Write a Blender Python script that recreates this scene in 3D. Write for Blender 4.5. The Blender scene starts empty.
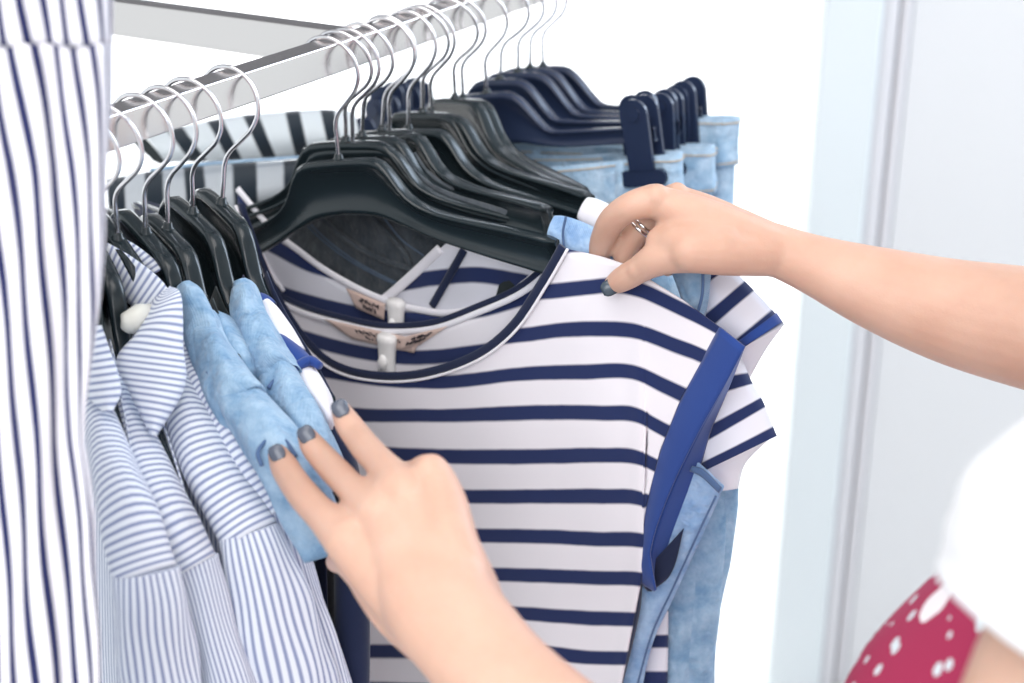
import bpy, bmesh, math, random
import numpy as np
from mathutils import Vector, Matrix
random.seed(4)
rng = np.random.default_rng(4)
SC = bpy.context.scene
COL = SC.collection

# ------------------------------------------------------------------ camera
F_PX = 1750.0
PITCH, ROLL = math.radians(21.7), 0.018
CAM = np.array([0.0, 0.0, 1.66])
_F = np.array([0, math.cos(PITCH), -math.sin(PITCH)])
_R0 = np.array([1.0, 0, 0]); _U0 = np.array([0, math.sin(PITCH), math.cos(PITCH)])
_R = math.cos(ROLL) * _R0 + math.sin(ROLL) * _U0
_U = -math.sin(ROLL) * _R0 + math.cos(ROLL) * _U0
Z3 = np.array([0, 0, 1.0])

def P(x, y, z):
    """a pixel of the photograph at depth z (metres along the lens axis) -> world point"""
    return CAM + z * _F + z * (x - 512) / F_PX * _R - z * (y - 341.5) / F_PX * _U

def proj(w):
    d = np.asarray(w) - CAM; z = d @ _F
    return 512 + F_PX * (d @ _R) / z, 341.5 - F_PX * (d @ _U) / z, z

cam_d = bpy.data.cameras.new('camera'); cam = bpy.data.objects.new('camera', cam_d); COL.objects.link(cam)
cam_d.sensor_width = 36; cam_d.lens = F_PX / 1024 * 36; cam_d.clip_start = .02
cam.matrix_world = Matrix([[*(float(v) for v in (_R[i], _U[i], -_F[i])), float(CAM[i])] for i in range(3)] + [[0, 0, 0, 1]])
cam_d.dof.use_dof = True; cam_d.dof.focus_distance = 1.22; cam_d.dof.aperture_fstop = 5.2
SC.camera = cam

# ------------------------------------------------------------------ world, light, exposure
w = bpy.data.worlds.new('world'); SC.world = w; w.use_nodes = True
nt = w.node_tree; nt.nodes.clear()
bg = nt.nodes.new('ShaderNodeBackground'); ow = nt.nodes.new('ShaderNodeOutputWorld')
bg.inputs[0].default_value = (.90, .96, 1, 1); bg.inputs[1].default_value = .72
nt.links.new(bg.outputs[0], ow.inputs[0])

def area(name, loc, target, size, power, color):
    d = bpy.data.lights.new(name, 'AREA'); d.shape = 'RECTANGLE'; d.size, d.size_y = size
    d.energy = power; d.color = color
    o = bpy.data.objects.new(name, d); COL.objects.link(o); o.location = loc
    o.rotation_euler = (Vector(target) - Vector(loc)).to_track_quat('-Z', 'Y').to_euler()
    return o
area('window_daylight', (1.9, 2.3, 2.3), (0.1, 1.1, 1.2), (1.2, 1.6), 34, (.70, .83, 1))
area('overhead_fill', (-.3, .6, 2.95), (0, 1.2, 1.0), (1.8, 1.8), 26, (1, .96, .93))  # added overhead softbox that fills the front of the rack
area('front_fill', (-.5, -1.5, 2.5), (0, 1.3, 1.2), (2.6, 1.3), 40, (.97, .97, 1))  # added fill behind the camera for rim highlights and a brighter front
area('back_wall_wash', (-.2, 3.12, 1.40), (-.2, 3.5, .4), (4.2, .3), 62, (.95, .98, 1))  # added lamp out of view that whitens the back wall
SC.view_settings.view_transform = 'Standard'; SC.view_settings.look = 'None'
SC.view_settings.gamma = 1; SC.view_settings.use_curve_mapping = False
SC.view_settings.exposure = 0.46

# ------------------------------------------------------------------ materials
def new_mat(name, color=(.8, .8, .8), rough=.8, metal=0, spec=.5, sheen=0):
    m = bpy.data.materials.new(name); m.use_nodes = True
    b = m.node_tree.nodes['Principled BSDF']
    b.inputs['Base Color'].default_value = (*color, 1); b.inputs['Roughness'].default_value = rough
    b.inputs['Metallic'].default_value = metal; b.inputs['Specular IOR Level'].default_value = spec
    if sheen:
        b.inputs['Sheen Weight'].default_value = sheen
    return m

class NB:
    """small node helper"""
    def __init__(self, m): self.t = m.node_tree; self.b = m.node_tree.nodes['Principled BSDF']
    def n(self, t, **k):
        o = self.t.nodes.new(t)
        for a, v in k.items(): setattr(o, a, v)
        return o
    def l(self, a, b): self.t.links.new(a, b)
    def math(self, op, a, b=None, c=None, clamp=False):
        o = self.n('ShaderNodeMath', operation=op, use_clamp=clamp)
        for i, v in enumerate((a, b, c)):
            if v is None: continue
            if hasattr(v, 'links'): self.l(v, o.inputs[i])
            else: o.inputs[i].default_value = v
        return o.outputs[0]
    def mix(self, f, a, b):
        o = self.n('ShaderNodeMix', data_type='RGBA')
        for s, v in ((o.inputs[0], f), (o.inputs[6], a), (o.inputs[7], b)):
            if hasattr(v, 'links'): self.l(v, s)
            else: s.default_value = v if isinstance(v, (int, float)) else (*v, 1)
        return o.outputs[2]
    def noise(self, scale, detail=3, vec=None, rough=.5):
        o = self.n('ShaderNodeTexNoise'); o.inputs['Scale'].default_value = scale
        o.inputs['Detail'].default_value = detail; o.inputs['Roughness'].default_value = rough
        if vec is not None: self.l(vec, o.inputs['Vector'])
        return o.outputs['Fac']
    def bump(self, h, strength=.2, dist=.001):
        o = self.n('ShaderNodeBump'); o.inputs['Strength'].default_value = strength
        o.inputs['Distance'].default_value = dist
        self.l(h, o.inputs['Height']); self.l(o.outputs[0], self.b.inputs['Normal'])

def weave(nb, k=.15):
    tc = nb.n('ShaderNodeTexCoord')
    nb.bump(nb.noise(900, 2, tc.outputs['Object']), k, .0006)

def stripe_mat(name, c_line, c_base, period=1.0, duty=.34, axis='Y', phase=0., wob=.03, soft=.03, rough=.9):
    m = new_mat(name, c_base, rough, spec=.2, sheen=.15); nb = NB(m)
    uv = nb.n('ShaderNodeUVMap'); sp = nb.n('ShaderNodeSeparateXYZ'); nb.l(uv.outputs[0], sp.inputs[0])
    tc = nb.n('ShaderNodeTexCoord')
    v = sp.outputs[axis]
    wv = nb.math('MULTIPLY', nb.math('SUBTRACT', nb.noise(45, 2, tc.outputs['Object']), .5), wob)
    v = nb.math('ADD', nb.math('MULTIPLY', v, 1 / period), nb.math('ADD', wv, 100.5 + phase))
    d = nb.math('ABSOLUTE', nb.math('SUBTRACT', nb.math('FRACT', v), .5))
    f = nb.n('ShaderNodeMapRange'); f.inputs[1].default_value = duty / 2 - soft; f.inputs[2].default_value = duty / 2 + soft
    f.inputs[3].default_value = 1; f.inputs[4].default_value = 0
    nb.l(d, f.inputs[0])
    nb.l(nb.mix(f.outputs[0], c_base, c_line), nb.b.inputs['Base Color'])
    weave(nb)
    return m

def cloth_mat(name, c, c2=None, scale=60, rough=.9):
    m = new_mat(name, c, rough, spec=.2, sheen=.2); nb = NB(m)
    tc = nb.n('ShaderNodeTexCoord')
    if c2: nb.l(nb.mix(nb.noise(scale, 4, tc.outputs['Object']), c, c2), nb.b.inputs['Base Color'])
    weave(nb)
    return m

def denim_mat(name, dark, light, scale=55):
    m = new_mat(name, dark, .92, spec=.15, sheen=.2); nb = NB(m)
    tc = nb.n('ShaderNodeTexCoord')
    f = nb.noise(scale, 5, tc.outputs['Object'], .62)
    mr = nb.n('ShaderNodeMapRange'); mr.inputs[1].default_value = .34; mr.inputs[2].default_value = .68; nb.l(f, mr.inputs[0])
    wv = nb.n('ShaderNodeTexWave'); wv.inputs['Scale'].default_value = 260; wv.inputs['Distortion'].default_value = 1.5
    mp = nb.n('ShaderNodeMapping'); mp.inputs['Rotation'].default_value = (.3, .8, .6)
    nb.l(tc.outputs['Object'], mp.inputs[0]); nb.l(mp.outputs[0], wv.inputs[0])
    f2 = nb.math('ADD', nb.math('MULTIPLY', mr.outputs[0], .9), nb.math('MULTIPLY', wv.outputs['Fac'], .1))
    nb.l(nb.mix(f2, dark, light), nb.b.inputs['Base Color'])
    nb.bump(nb.math('ADD', nb.noise(48, 3, tc.outputs['Object'], .55), nb.math('MULTIPLY', wv.outputs['Fac'], .02)), .75, .012)
    return m

NAVY = (.016, .028, .10); OFFWHITE = (.82, .79, .825)
M = {}
M['tee'] = stripe_mat('navy and white striped jersey', NAVY, OFFWHITE, 1, .36)
M['tee2'] = stripe_mat('navy and cool white striped jersey', (.018, .03, .10), (.74, .74, .80), 1, .36)
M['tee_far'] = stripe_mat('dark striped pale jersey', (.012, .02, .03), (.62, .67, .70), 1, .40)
M['tee_far_shade'] = stripe_mat('dark striped pale jersey with painted shade', (.012, .02, .03), (.44, .47, .50), 1, .46)  # the pale jersey again, its shade put into a greyer base
M['navy'] = cloth_mat('navy cotton', (.020, .052, .225), (.026, .066, .26), 40)
M['navy_dark'] = cloth_mat('dark navy cotton', (.010, .016, .045), (.014, .022, .06), 40)
M['white'] = cloth_mat('white cotton', (.84, .82, .86))
M['shirt'] = stripe_mat('fine blue pinstripe', (.26, .30, .46), (.78, .81, .87), 1, .40, soft=.10)
M['shirt_x'] = stripe_mat('fine blue pinstripe across', (.26, .30, .46), (.76, .80, .87), 1, .40, axis='X', soft=.10)
M['bold'] = stripe_mat('bold navy vertical stripe', (.016, .020, .085), (.80, .78, .82), 1, .36, axis='X', soft=.02)
M['denim_light'] = denim_mat('washed light denim', (.16, .30, .47), (.40, .55, .69))
M['denim_pale'] = denim_mat('pale washed denim', (.25, .41, .57), (.50, .64, .77))
M['denim_mid'] = denim_mat('mid blue denim', (.17, .31, .55), (.42, .58, .78))
M['denim_dark'] = denim_mat('dark grey denim', (.045, .055, .066), (.10, .115, .13))
M['denim_shade'] = cloth_mat('deep denim stitch', (.08, .14, .27))
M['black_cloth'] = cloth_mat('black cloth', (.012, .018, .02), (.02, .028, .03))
M['plastic'] = new_mat('black hanger plastic', (.014, .022, .026), .22, spec=.5)
M['plastic_haze'] = new_mat('black clip hanger plastic with haze tint', (.018, .028, .062), .24, spec=.5)  # black plastic with the bluish haze of the far end mixed into its colour
M['chrome'] = new_mat('polished steel wire', (.86, .84, .86), .26, metal=1)
M['steel'] = new_mat('polished steel tube', (.80, .76, .74), .20, metal=1)
M['wall'] = new_mat('white wall paint', (.90, .91, .92), .9)
M['trimblue'] = new_mat('pale blue white gloss paint', (.69, .735, .75), .5)
M['trimgrey'] = new_mat('soft grey white paint', (.65, .635, .65), .6)
M['doorpaint'] = new_mat('white door paint', (.69, .69, .695), .6)
M['ceiling'] = new_mat('grey ceiling tiles', (.42, .42, .43), .9)
M['reflect_dark'] = new_mat('dark grey for rail reflection', (.16, .16, .17), .9)  # tone of the added block that the rail top mirrors
M['floor'] = new_mat('pale floor', (.70, .68, .66), .5)
M['tagplastic'] = new_mat('white hard plastic', (.84, .82, .80), .35)
M['label'] = cloth_mat('beige satin label', (.60, .44, .38), (.66, .50, .44))
M['ink'] = new_mat('dark label print', (.05, .04, .05), .8)
M['cream'] = new_mat('cream plastic', (.80, .78, .70), .4)
M['denim_seam'] = cloth_mat('grey blue stitching', (.10, .14, .20))
M['thread'] = cloth_mat('tan jeans stitching', (.55, .42, .28))

# ------------------------------------------------------------------ object helpers
def empty(name, loc, label, cat, group=None, mat=None):
    o = bpy.data.objects.new(name, None); COL.objects.link(o); o.empty_display_size = .02
    o.matrix_world = mat if mat is not None else Matrix.Translation(Vector([float(v) for v in loc]))
    o['label'] = label; o['category'] = cat
    if group: o['group'] = group
    return o

def wmat(o):
    m = o.matrix_basis.copy()
    while o.parent: o = o.parent; m = o.matrix_basis @ m
    return m

def mesh_obj(name, verts, faces, mat, parent=None, uv=None, smooth=True, solid=0, sub=0, origin=None, label=None, offset=0):
    """world coordinates in; the mesh is stored local to its parent (or to origin)"""
    V = np.asarray(verts, float).reshape(-1, 3)
    if parent is not None:
        inv = np.array(wmat(parent).inverted()); V = V @ inv[:3, :3].T + inv[:3, 3]
        org = V.mean(0)
    else:
        org = V.mean(0) if origin is None else np.asarray(origin, float)
    V = V - org
    me = bpy.data.meshes.new(name); me.from_pydata(V.tolist(), [], [tuple(int(i) for i in f) for f in faces])
    if uv is not None:
        uvl = me.uv_layers.new(name='UVMap'); U = np.asarray(uv, float).reshape(-1, 2)
        idx = np.empty(len(me.loops), np.int32); me.loops.foreach_get('vertex_index', idx)
        uvl.data.foreach_set('uv', U[idx].ravel())
    if smooth: me.polygons.foreach_set('use_smooth', [True] * len(me.polygons))
    me.materials.append(mat)
    o = bpy.data.objects.new(name, me); COL.objects.link(o)
    o.location = [float(v) for v in org]
    if parent is not None: o.parent = parent
    if solid:
        s = o.modifiers.new('thick', 'SOLIDIFY'); s.thickness = solid; s.offset = offset
    if sub:
        s = o.modifiers.new('sub', 'SUBSURF'); s.levels = s.render_levels = sub
    if label: o['label'] = label
    return o

def grid_faces(nr, nc, close_c=False, close_r=False):
    f = []
    for r in range(nr if close_r else nr - 1):
        for c in range(nc if close_c else nc - 1):
            r2, c2 = (r + 1) % nr, (c + 1) % nc
            f.append((r * nc + c, r * nc + c2, r2 * nc + c2, r2 * nc + c))
    return f

def cr(pts, n):
    """Catmull-Rom through pts (any dimension), n samples"""
    p = np.asarray(pts, float)
    if len(p) == 2: return np.linspace(p[0], p[1], n)
    q = np.vstack([2 * p[0] - p[1], p, 2 * p[-1] - p[-2]])
    out = []
    for t in np.linspace(0, len(p) - 1 - 1e-9, n):
        i = int(t); u = t - i; a, b, c, d = q[i:i + 4]
        out.append(.5 * ((2 * b) + (-a + c) * u + (2 * a - 5 * b + 4 * c - d) * u * u + (-a + 3 * b - 3 * c + d) * u ** 3))
    return np.array(out)

def smooth_interp(x, xs, ys):
    """monotone-ish smooth interpolation (cubic Hermite with finite-difference slopes)"""
    xs = np.asarray(xs, float); ys = np.asarray(ys, float)
    if len(xs) == 1: return np.full_like(np.asarray(x, float), ys[0])
    m = np.gradient(ys, xs)
    x = np.asarray(x, float); i = np.clip(np.searchsorted(xs, x) - 1, 0, len(xs) - 2)
    h = xs[i + 1] - xs[i]; t = np.clip((x - xs[i]) / h, -1, 2)
    lin = ys[i] + (ys[i + 1] - ys[i]) * t
    tt = np.clip(t, 0, 1)
    v = (2 * tt**3 - 3 * tt**2 + 1) * ys[i] + (tt**3 - 2 * tt**2 + tt) * h * m[i] + (-2 * tt**3 + 3 * tt**2) * ys[i + 1] + (tt**3 - tt**2) * h * m[i + 1]
    return np.where((t < 0) | (t > 1), lin, v)

def tube(pts, rad, ns=10, caps=True, flat=None, up=None):
    """verts, faces, uv of a tube along pts; rad scalar or per point; flat=(a,b) scales the two cross axes"""
    p = np.asarray(pts, float); n = len(p); r = np.broadcast_to(np.asarray(rad, float), (n,))
    t = np.gradient(p, axis=0); t /= np.linalg.norm(t, axis=1)[:, None] + 1e-12
    u = np.array(up, float) if up is not None else (np.array([0, 0, 1.]) if abs(t[0][2]) < .9 else np.array([1., 0, 0]))
    V = []; UV = []
    L = np.concatenate([[0], np.cumsum(np.linalg.norm(np.diff(p, axis=0), axis=1))])
    fa, fb = flat if flat is not None else (1, 1)
    for i in range(n):
        if up is not None: u = np.array(up, float)
        a = u - (u @ t[i]) * t[i]; a /= np.linalg.norm(a) + 1e-12; u = a
        b = np.cross(t[i], a)
        for k in range(ns):
            th = 2 * math.pi * k / ns
            V.append(p[i] + r[i] * (math.cos(th) * a * fa + math.sin(th) * b * fb)); UV.append((k / ns, L[i]))
    F = grid_faces(n, ns, close_c=True)
    if caps:
        F.append(tuple(range(ns))[::-1]); F.append(tuple((n - 1) * ns + k for k in range(ns)))
    return np.array(V), F, np.array(UV)

class MB:
    def __init__(self): self.v = []; self.f = []; self.n = 0; self.uv = []
    def add(self, V, Fc, uv=None):
        V = np.asarray(V, float).reshape(-1, 3); self.v.append(V)
        self.f += [tuple(i + self.n for i in f) for f in Fc]; self.n += len(V)
        self.uv.append(np.zeros((len(V), 2)) if uv is None else np.asarray(uv, float))
        return self
    def tube(self, *a, **k): return self.add(*tube(*a, **k))
    def box(self, c, ax, ay, az):
        c, ax, ay, az = (np.asarray(q, float) for q in (c, ax, ay, az))
        V = [c + sx * ax + sy * ay + sz * az for sx in (-1, 1) for sy in (-1, 1) for sz in (-1, 1)]
        F = [(0, 1, 3, 2), (4, 6, 7, 5), (0, 4, 5, 1), (2, 3, 7, 6), (0, 2, 6, 4), (1, 5, 7, 3)]
        return self.add(V, F)
    def build(self, name, mat, parent=None, **k):
        return mesh_obj(name, np.vstack(self.v), self.f, mat, parent, uv=np.vstack(self.uv), **k)

def bevel(o, wd, seg=2):
    b = o.modifiers.new('bevel', 'BEVEL'); b.width = wd; b.segments = seg; b.limit_method = 'ANGLE'; b.angle_limit = .6; b.harden_normals = True
    for p in o.data.polygons: p.use_smooth = True
    return o

def structure(o): o['kind'] = 'structure'; return o

# ------------------------------------------------------------------ the room
def face_z(px, py, n, p0):
    """where the ray through a pixel meets a plane"""
    d = P(px, py, 1) - CAM; return CAM + d * (((p0 - CAM) @ n) / (d @ n))

def slab(name, a, b, z0, z1, th, mat):
    """vertical slab between plan points a and b"""
    a = np.array([*a, 0.]); b = np.array([*b, 0.]); d = (b - a); L = np.linalg.norm(d); d /= L
    nrm = np.array([-d[1], d[0], 0])
    return structure(MB().box((a + b) / 2 + Z3 * (z0 + z1) / 2 + nrm * th / 2, d * L / 2, nrm * th / 2, Z3 * (z1 - z0) / 2).build(name, mat, smooth=False))

slab('wall_back', (-2.6, 3.55), (2.4, 3.55), 0, 3.3, .1, M['wall'])
structure(MB().box((0, 1.6, -.05), (2.6, 0, 0), (0, 2.1, 0), (0, 0, .05)).build('floor', M['floor'], smooth=False))
slab('rail_reflect_block', (-2.6, 2.95), (2.4, 2.95), 1.42, 3.2, .60, M['reflect_dark'])  # added unseen dark block, there for the rail top to mirror grey
structure(MB().box((0, 1.2, 3.2), (2.6, 0, 0), (0, 2.5, 0), (0, 0, .05)).build('ceiling', M['ceiling'], smooth=False))
# the door wall on the right stands nearer than the back wall
_pz = 2.75
_edge = lambda px: P(px, 341, _pz)
xA, xB, xC, xD, xE = (_edge(p)[0] for p in (797, 853, 871, 886, 1330))
yW = float(_edge(900)[1])
bevel(slab('trim_1', (xA, yW), (xB, yW), 0, 3.3, .05, M['trimblue']), .006)
bevel(slab('trim_2', (xB, yW + .02), (xC, yW + .02), 0, 3.3, .12, M['trimgrey']), .012, 3)
bevel(slab('trim_3', (xC + .004, yW + .035), (xD, yW + .035), 0, 3.3, .10, M['trimgrey']), .010, 3)
slab('door_1', (xD + .003, yW + .05), (xE, yW + .05), 0, 3.3, .05, M['doorpaint'])

# ------------------------------------------------------------------ the rack
RA = math.radians(28)
RD = np.array([math.sin(RA), math.cos(RA), 0])       # along the rail, away to the back right
RP = np.array([math.cos(RA), -math.sin(RA), 0])      # across the rail, to the right and towards the viewer
RAIL0 = P(240, 91, 1.208) - RP * .010               # centre line point
RAIL_H, RAIL_W = .0115, .010                          # half height, half width
RAIL_TOP = RAIL0 + Z3 * RAIL_H
def rail_at(px):
    """point on the rail's top centre line seen at column px"""
    lo, hi = -1.2, 1.6
    for _ in range(60):
        m = (lo + hi) / 2
        if proj(RAIL_TOP + RD * m)[0] < px: lo = m
        else: hi = m
    return RAIL_TOP + RD * lo
S_END = (yW - .004 - RAIL0[1]) / RD[1]               # the rail runs into the door wall, above the picture
rack = empty('clothes_rack', (RAIL0[0], RAIL0[1], 0), 'square steel tube clothes rack carrying all the hangers', 'clothes rack')
bevel(MB().box(RAIL0 + RD * (S_END - .68) / 2, RD * (S_END + .68) / 2, RP * RAIL_W, Z3 * RAIL_H).build('rail', M['steel'], rack, smooth=False), .0012)
xb = rail_at(360) - RP * (RAIL_W + .42) - Z3 * RAIL_H * 1.25
bevel(MB().box(xb, RP * .42, RD * .010, Z3 * RAIL_H * 1.25).build('crossbar', M['steel'], rack, smooth=False), .0012)
mb = MB()
bevel(MB().tube([RAIL0 + RD * S_END - np.array([0, .010, 0]), RAIL0 + RD * S_END + np.array([0, .003, 0])], .032, 28).build('wall_flange', M['steel'], rack, smooth=False), .001)
for s in (-.68,):
    c = RAIL0 + RD * s
    b1 = MB().box(c * np.array([1, 1, 0]) + Z3 * (c[2] - RAIL_H) / 2, RD * .010, RP * .010, Z3 * (c[2] - RAIL_H) / 2)
    bevel(b1.build('post', M['steel'], rack, smooth=False), .001)
    bevel(MB().box(c * np.array([1, 1, 0]) + Z3 * .012, RD * .014, RP * .24, Z3 * .012).build('foot', M['steel'], rack, smooth=False), .002)
# ------------------------------------------------------------------ hangers
def loft_body(top, bot, mirror=True):
    """flat moulded hanger body: rim along the outline, recessed panel between"""
    T = np.array(top); B = np.array(bot)
    def resample(A, n=26):
        d = np.concatenate([[0], np.cumsum(np.linalg.norm(np.diff(A, axis=0), axis=1))]); s = np.linspace(0, d[-1], n)
        return np.c_[np.interp(s, d, A[:, 0]), np.interp(s, d, A[:, 1])]
    T = cr(T, 60); B = cr(B, 60); T = resample(T); B = resample(B)
    if mirror:
        T = np.vstack([T[::-1] * [-1, 1], T[1:]]); B = np.vstack([B[::-1] * [-1, 1], B[1:]])
    prof = [(0, .0030), (.035, .0058), (.12, .0062), (.17, .0035), (.5, .0030), (.83, .0035), (.88, .0062), (.965, .0058), (1, .0030)]
    ring = [(f, -h) for f, h in prof] + [(f, h) for f, h in prof[::-1]]
    V = []
    n = len(T)
    for i in range(n):
        k = 1.0 if 0 < i < n - 1 else .55
        for f, h in ring:
            q = T[i] + (B[i] - T[i]) * f
            V.append((q[0], h * k, q[1]))
    F = grid_faces(n, len(ring), close_c=True)
    F.append(tuple(range(len(ring)))); F.append(tuple((n - 1) * len(ring) + j for j in range(len(ring)))[::-1])
    return np.array(V), F

TEE_TOP = [(0, 0), (.027, -.0005), (.040, -.003), (.049, -.013), (.060, -.030), (.076, -.041), (.10, -.049), (.145, -.059), (.178, -.067), (.190, -.071)]
TEE_BOT = [(0, -.044), (.03, -.047), (.06, -.057), (.09, -.069), (.13, -.082), (.16, -.091), (.18, -.097), (.186, -.098)]
CLIP_TOP = [(0, 0), (.018, 0), (.029, -.003), (.038, -.012), (.050, -.028), (.058, -.036), (.070, -.038), (.10, -.0385), (.13, -.039), (.162, -.040)]
CLIP_BOT = [(0, -.046), (.03, -.047), (.05, -.050), (.07, -.052), (.10, -.053), (.13, -.053), (.15, -.054), (.162, -.053)]

def mesh_of(V, F, name, mat):
    me = bpy.data.meshes.new(name); me.from_pydata(np.asarray(V).tolist(), [], [tuple(f) for f in F])
    me.polygons.foreach_set('use_smooth', [True] * len(me.polygons)); me.materials.append(mat); return me

ME_TEE = mesh_of(*loft_body(TEE_TOP, TEE_BOT), 'hanger_body', M['plastic'])
ME_CLIPH = mesh_of(*loft_body(CLIP_TOP, CLIP_BOT), 'clip_hanger_body', M['plastic_haze'])
HOOK = cr([(0, 0, -.004), (0, 0, .018), (0, 0, .030), (.0035, 0, .040), (.013, 0, .052), (.021, 0, .063), (.0248, 0, .076), (.0215, 0, .089),
           (.0125, 0, .098), (0, 0, .1014), (-.0125, 0, .098), (-.0215, 0, .089), (-.0245, 0, .078), (-.0235, 0, .070)], 64)
_hv, _hf, _ = tube(HOOK, .00165, 10)
ME_HOOK = mesh_of(_hv, _hf, 'hook', M['chrome'])
_cv, _cf, _ = tube([(0, 0, -.003), (0, 0, .0005), (0, 0, .001), (0, 0, .0040), (0, 0, .0045)], [.0045, .0045, .0034, .0030, .0020], 14)
ME_COLLAR = mesh_of(_cv, _cf, 'hook_socket', M['plastic'])

def clip_meshes():
    # a tall rounded plate in front and behind the bar, a wide foot gripping the waistband, and a round pivot boss
    def plate(y0, y1):
        out = []
        for k in range(13):
            a = math.pi * k / 12; out.append((.0125 * math.cos(a), .0195 + .0125 * math.sin(a)))
        out += [(-.0118, -.030), (.0118, -.030)]
        n = len(out); V = [(x, y0, z) for x, z in out] + [(x, y1, z) for x, z in out]
        F = [tuple(range(n)), tuple(range(2 * n - 1, n - 1, -1))] + [(i, i + n, (i + 1) % n + n, (i + 1) % n) for i in range(n)]
        return V, F
    b = MB(); b.add(*plate(-.0125, -.0085)); b.add(*plate(.0085, .0125))
    for s in (-1, 1):     # boss
        b.tube([(0, s * .0120, .020), (0, s * .0142, .020)], .0062, 18)
    b.tube([(0, -.011, .012), (0, .011, .012)], .004, 12)
    body = mesh_of(np.vstack(b.v), b.f, 'clip', M['plastic_haze'])
    f = MB()
    for s in (-1, 1):
        out = []
        for k in range(9):
            a = math.pi * k / 8 - math.pi / 2; out.append((.0155 + .0072 * math.cos(a), -.036 + .0072 * math.sin(a)))
        for k in range(9):
            a = math.pi * k / 8 + math.pi / 2; out.append((-.0155 + .0072 * math.cos(a), -.036 + .0072 * math.sin(a)))
        n = len(out); y0, y1 = s * .0045, s * .0125
        V = [(x, y0, z) for x, z in out] + [(x, y1, z) for x, z in out]
        f.add(V, [tuple(range(n)), tuple(range(2 * n - 1, n - 1, -1))] + [(i, i + n, (i + 1) % n + n, (i + 1) % n) for i in range(n)])
    foot = mesh_of(np.vstack(f.v), f.f, 'clip_foot', M['plastic_haze'])
    return body, foot
ME_CLIP, ME_FOOT = clip_meshes()
for me in (ME_CLIP, ME_FOOT): me.polygons.foreach_set('use_smooth', [False] * len(me.polygons))

def child(name, me, parent, local=None):
    o = bpy.data.objects.new(name, me); COL.objects.link(o); o.parent = parent
    if local is not None: o.matrix_basis = local
    return o

class Hg: pass
def mat4(X, Y, Zv, o):
    return Matrix([[float(X[i]), float(Y[i]), float(Zv[i]), float(o[i])] for i in range(3)] + [[0, 0, 0, 1]])

def hanger(base_px, ext_px, tip_px, label, kind='tee', group='black hangers on the rail'):
    """base_px: foot of the hook; ext_px: column of the hook's outer bulge; tip_px: front end of the shoulder"""
    zg = 1 / (6.57e-4 * (1500 - ext_px))
    C = rail_at(ext_px - .0248 * .87 * F_PX / zg)
    zc = proj(C)[2]; Lh = .0985
    best = None
    for z in np.linspace(zc - .12, zc + .14, 521):       # foot of the hook on its own sight line, one hook length below the rail
        B = P(*base_px, z); e = abs(np.linalg.norm(B - C) - Lh) + .25 * np.linalg.norm((B - C)[:2])
        if best is None or e < best[0]: best = (e, B, z)
    B = best[1]
    tl = np.array([.190, -.084]) if kind == 'tee' else np.array([.150, -.046])
    R_ = np.linalg.norm(tl); bt = None
    for z in np.linspace(proj(B)[2] - R_ - .01, proj(B)[2] + .02, 900):
        e = abs(np.linalg.norm(P(*tip_px, z) - B) - R_)
        if bt is None or e < bt[0] - 1e-4: bt = (e, z)
    v = P(*tip_px, bt[1]) - B
    hz = v * np.array([1, 1, 0]); a = np.linalg.norm(hz); hz /= a
    roll = math.atan2(v[2], a) - math.atan2(tl[1], tl[0])
    X = math.cos(roll) * hz + math.sin(roll) * Z3; Zl = -math.sin(roll) * hz + math.cos(roll) * Z3; Y = np.cross(Zl, X)
    Mw = mat4(X, Y, Zl, B)
    nm = 'clothes_hanger' if kind == 'tee' else 'clip_hanger'
    e = empty(nm, B, label, 'hanger', group, mat=Mw)
    child('body', ME_TEE if kind == 'tee' else ME_CLIPH, e)
    up = C - B; up /= np.linalg.norm(up)
    hx = RP - (RP @ up) * up; hx /= np.linalg.norm(hx); hy = np.cross(up, hx)
    child('hook', ME_HOOK, e, Mw.inverted() @ mat4(hx, hy, up, B))
    child('hook_socket', ME_COLLAR, e, Mw.inverted() @ mat4(hx, hy, up, B))
    if kind == 'clip':
        for s in (1, -1):
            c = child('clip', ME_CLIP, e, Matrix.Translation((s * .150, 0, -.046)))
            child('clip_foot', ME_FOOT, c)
    h = Hg(); h.B, h.X, h.Y, h.Z, h.C, h.e, h.yaw, h.roll = B, X, Y, Zl, C, e, math.degrees(math.atan2(-hz[1], hz[0])), math.degrees(roll)
    h.h = hz; h.kind = kind
    h.w = lambda x, y, z, h=h: h.B + x * h.X + y * h.Y + z * h.Z
    print('hanger', label[:34], 'z %.3f' % proj(B)[2], 'yaw %.1f roll %.1f' % (h.yaw, h.roll), 'tip z %.3f' % bt[1], 'err %.4f %.4f' % (best[0], bt[0]))
    return h

HN = {}
def H(key, *a, **k): HN[key] = hanger(*a, **k)
# left-hand bunch, swung round towards the viewer
H('l0', (80, 258), 103, (138, 545), 'black hanger half hidden by the hanging striped dress, under the first pinstriped sleeve')
H('l1', (97, 247), 119, (184, 532), 'black hanger whose steel hook just clears the edge of the hanging striped dress')
H('l2', (118, 238), 142, (226, 510), 'black hanger inside the big pointed pinstriped collar')
H('l3', (146, 232), 174, (268, 488), 'black hanger between the big pinstriped collar and the denim jackets')
H('l4', (168, 228), 198, (276, 458), 'black hanger ending in the wider light denim sleeve next to the pinstriped shirts')
H('l5', (193, 212), 223, (309, 440), 'black hanger between the two light denim sleeves')
H('l6', (222, 203), 262, (332, 424), 'black hanger ending in the white and navy colour-block sleeve')
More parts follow.
